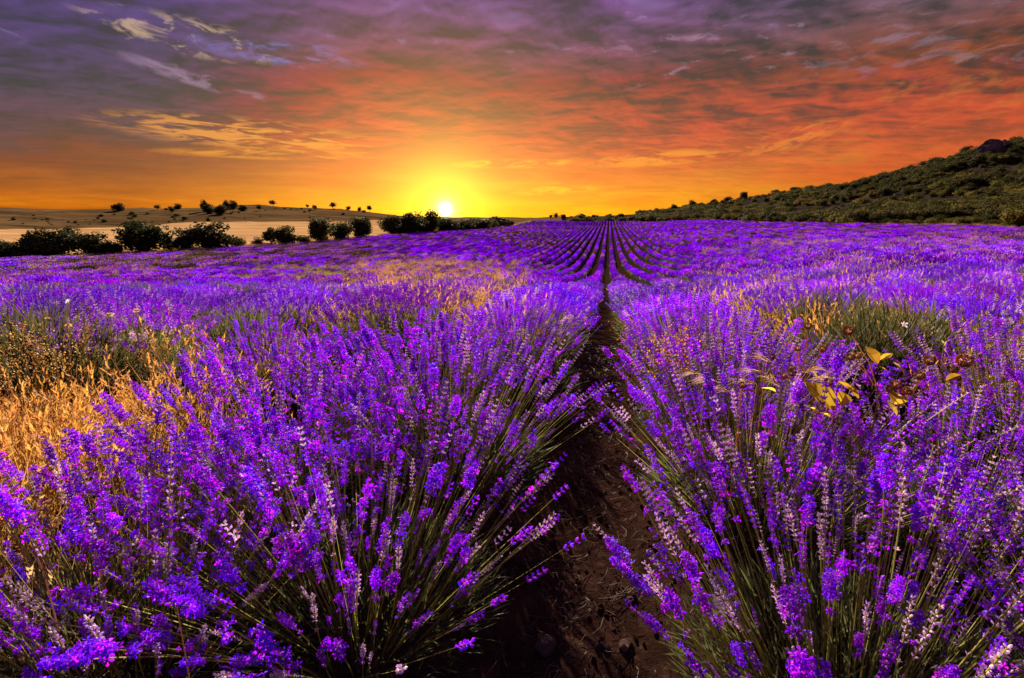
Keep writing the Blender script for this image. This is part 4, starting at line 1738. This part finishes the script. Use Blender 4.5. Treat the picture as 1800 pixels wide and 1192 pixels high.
def stalk(px, py, z, lab, r=7):
    b = at(px + random.uniform(-20, 20), py + 80, z)
    g0 = np.array([b[0], b[1], h1(b[0], b[1])])
    t = thing('seed_stalk', lab, 'weed', g0, 0, 'dry stalks with open seed heads on the left')
    h = at(px, py, z) - g0
    mb = MB()
    tube(mb, [vec(0, 0, 0), h * .5 + vec(.01, 0, .03), h], [.003, .002, .0014], 4, (.42, .30, .12))
    obj('stem', mb.mesh('stem', [M_STRAW]), t)
    mb = MB()
    s = r / FPX * z
    petals(mb, h, vec(random.uniform(-.4, .4), -.6, 1), s, jit((.72, .50, .26)), 8)
    for _ in range(12):
        d = unit(vec(random.uniform(-1, 1), random.uniform(-1, 1), random.uniform(.2, 1)))
        bud_lo(mb, h, d, s * .8, s * .18, jit((.6, .4, .18)), jit((.8, .6, .34)))
    obj('seed_head', mb.mesh('seed_head', [M_STRAW]), t)


for px, py, z, lab in ((157, 543, 3.2, 'tall dry seed stalk at the left of the green tufts'), (192, 554, 3.1, 'dry seed stalk with a pale open head beside the tallest'),
                       (240, 547, 3.2, 'dry seed stalk in front of the dark tuft'), (83, 562, 3.0, 'dry seed stalk over the golden grass, leftmost'),
                       (120, 572, 2.9, 'short dry seed stalk in the golden grass'), (215, 585, 2.8, 'low dry seed stalk near the first violet heads'),
                       (262, 575, 2.9, 'dry seed stalk right of the golden grass'), (268, 600, 2.7, 'bent dry seed stalk beside the left lavender crown'),
                       (330, 575, 3.0, 'thin dry seed stalk among pale grass')):
    stalk(px, py, z, lab)
for px, py, z, lab in ((1589, 570, 2.9, 'single white blossom against the dark green tuft'), (119, 529, 4.2, 'single white blossom on the violet row at far left')):
    p = at(px, py, z)
    g0 = np.array([p[0], p[1], h1(p[0], p[1])])
    t = thing('white_flower', lab, 'flower', g0)
    mb = MB()
    tube(mb, [vec(0, 0, 0), p - g0], [.002, .001], 3, STEM)
    obj('stem', mb.mesh('stem', [M_LEAF]), t)
    mb = MB()
    petals(mb, p - g0, vec(.1, -.8, .5), .022, (.85, .72, .8), 5)
    petals(mb, p - g0 + vec(0, -.004, 0), vec(.1, -.8, .5), .012, (.85, .78, .8), 5)
    obj('blossom', mb.mesh('blossom', [M_FLOWER]), t)
p = at(309, 1057, .86)
g0 = np.array([p[0], p[1], h1(p[0], p[1])])
t = thing('dried_flower', 'small dried star shaped flower among the nearest violet spikes', 'flower', g0)
mb = MB()
tube(mb, [vec(0, 0, 0), p - g0], [.002, .001], 3, (.3, .2, .06))
obj('stem', mb.mesh('stem', [M_STRAW]), t)
mb = MB()
petals(mb, p - g0, vec(.1, -.3, 1), .010, (.65, .36, .1), 7)
obj('blossom', mb.mesh('blossom', [M_STRAW]), t)


# long straw at the left foot and one arching plume
def straw_clump(px, py, z, lab, n=70, hgt=.5):
    b = at(px, py, z)
    g0 = np.array([b[0], b[1], h1(b[0], b[1])])
    o = obj('straw_tuft', grass_tuft(n, hgt, .12, (.40, .25, .12), .1, .7, .0028), None, g0, (0, 0, random.random() * 6))
    tag(o, lab, 'grass', 'dry straw tufts at the left foot')


for px, py, z, lab in ((20, 1120, 1.25, 'dry straw tuft at the bottom left corner'), (75, 1100, 1.3, 'dry straw tuft right of the corner one'),
                       (40, 1000, 1.4, 'dry straw tuft above the bottom left corner'), (120, 1150, 1.3, 'thin straw tuft under the leaning left spikes'),
                       (10, 900, 1.55, 'dry straw tuft at the left edge under violet spikes'), (110, 1020, 1.45, 'straw tuft half hidden behind violet spikes')):
    straw_clump(px, py, z, lab)
a_ = at(80, 1000, 1.0)
g0 = np.array([a_[0], a_[1], h1(a_[0], a_[1])])
t = thing('grass_plume', 'single pale grass plume arching over the violet spikes at the left edge', 'grass', g0)
P0, P1, P2, P3 = at(78, 1010, .98) - g0, at(48, 935, .98) - g0, at(60, 892, .98) - g0, at(84, 884, .98) - g0
mb = MB()
tube(mb, [vec(0, 0, 0), P0, P1], [.002, .0016, .0012], 3, (.5, .34, .18))
obj('stem', mb.mesh('stem', [M_STRAW]), t)
mb = MB()
for i in range(60):
    s = i / 59
    q = P1 * (1 - s) ** 2 + P2 * 2 * s * (1 - s) + P3 * s * s
    bud_lo(mb, q, unit(P3 - P1 + vec(random.uniform(-.02, .02), random.uniform(-.02, .02), random.uniform(-.02, .02))), .009, .0018, jit((.66, .46, .26)), jit((.74, .54, .34)))
obj('plume', mb.mesh('plume', [M_STRAW]), t)
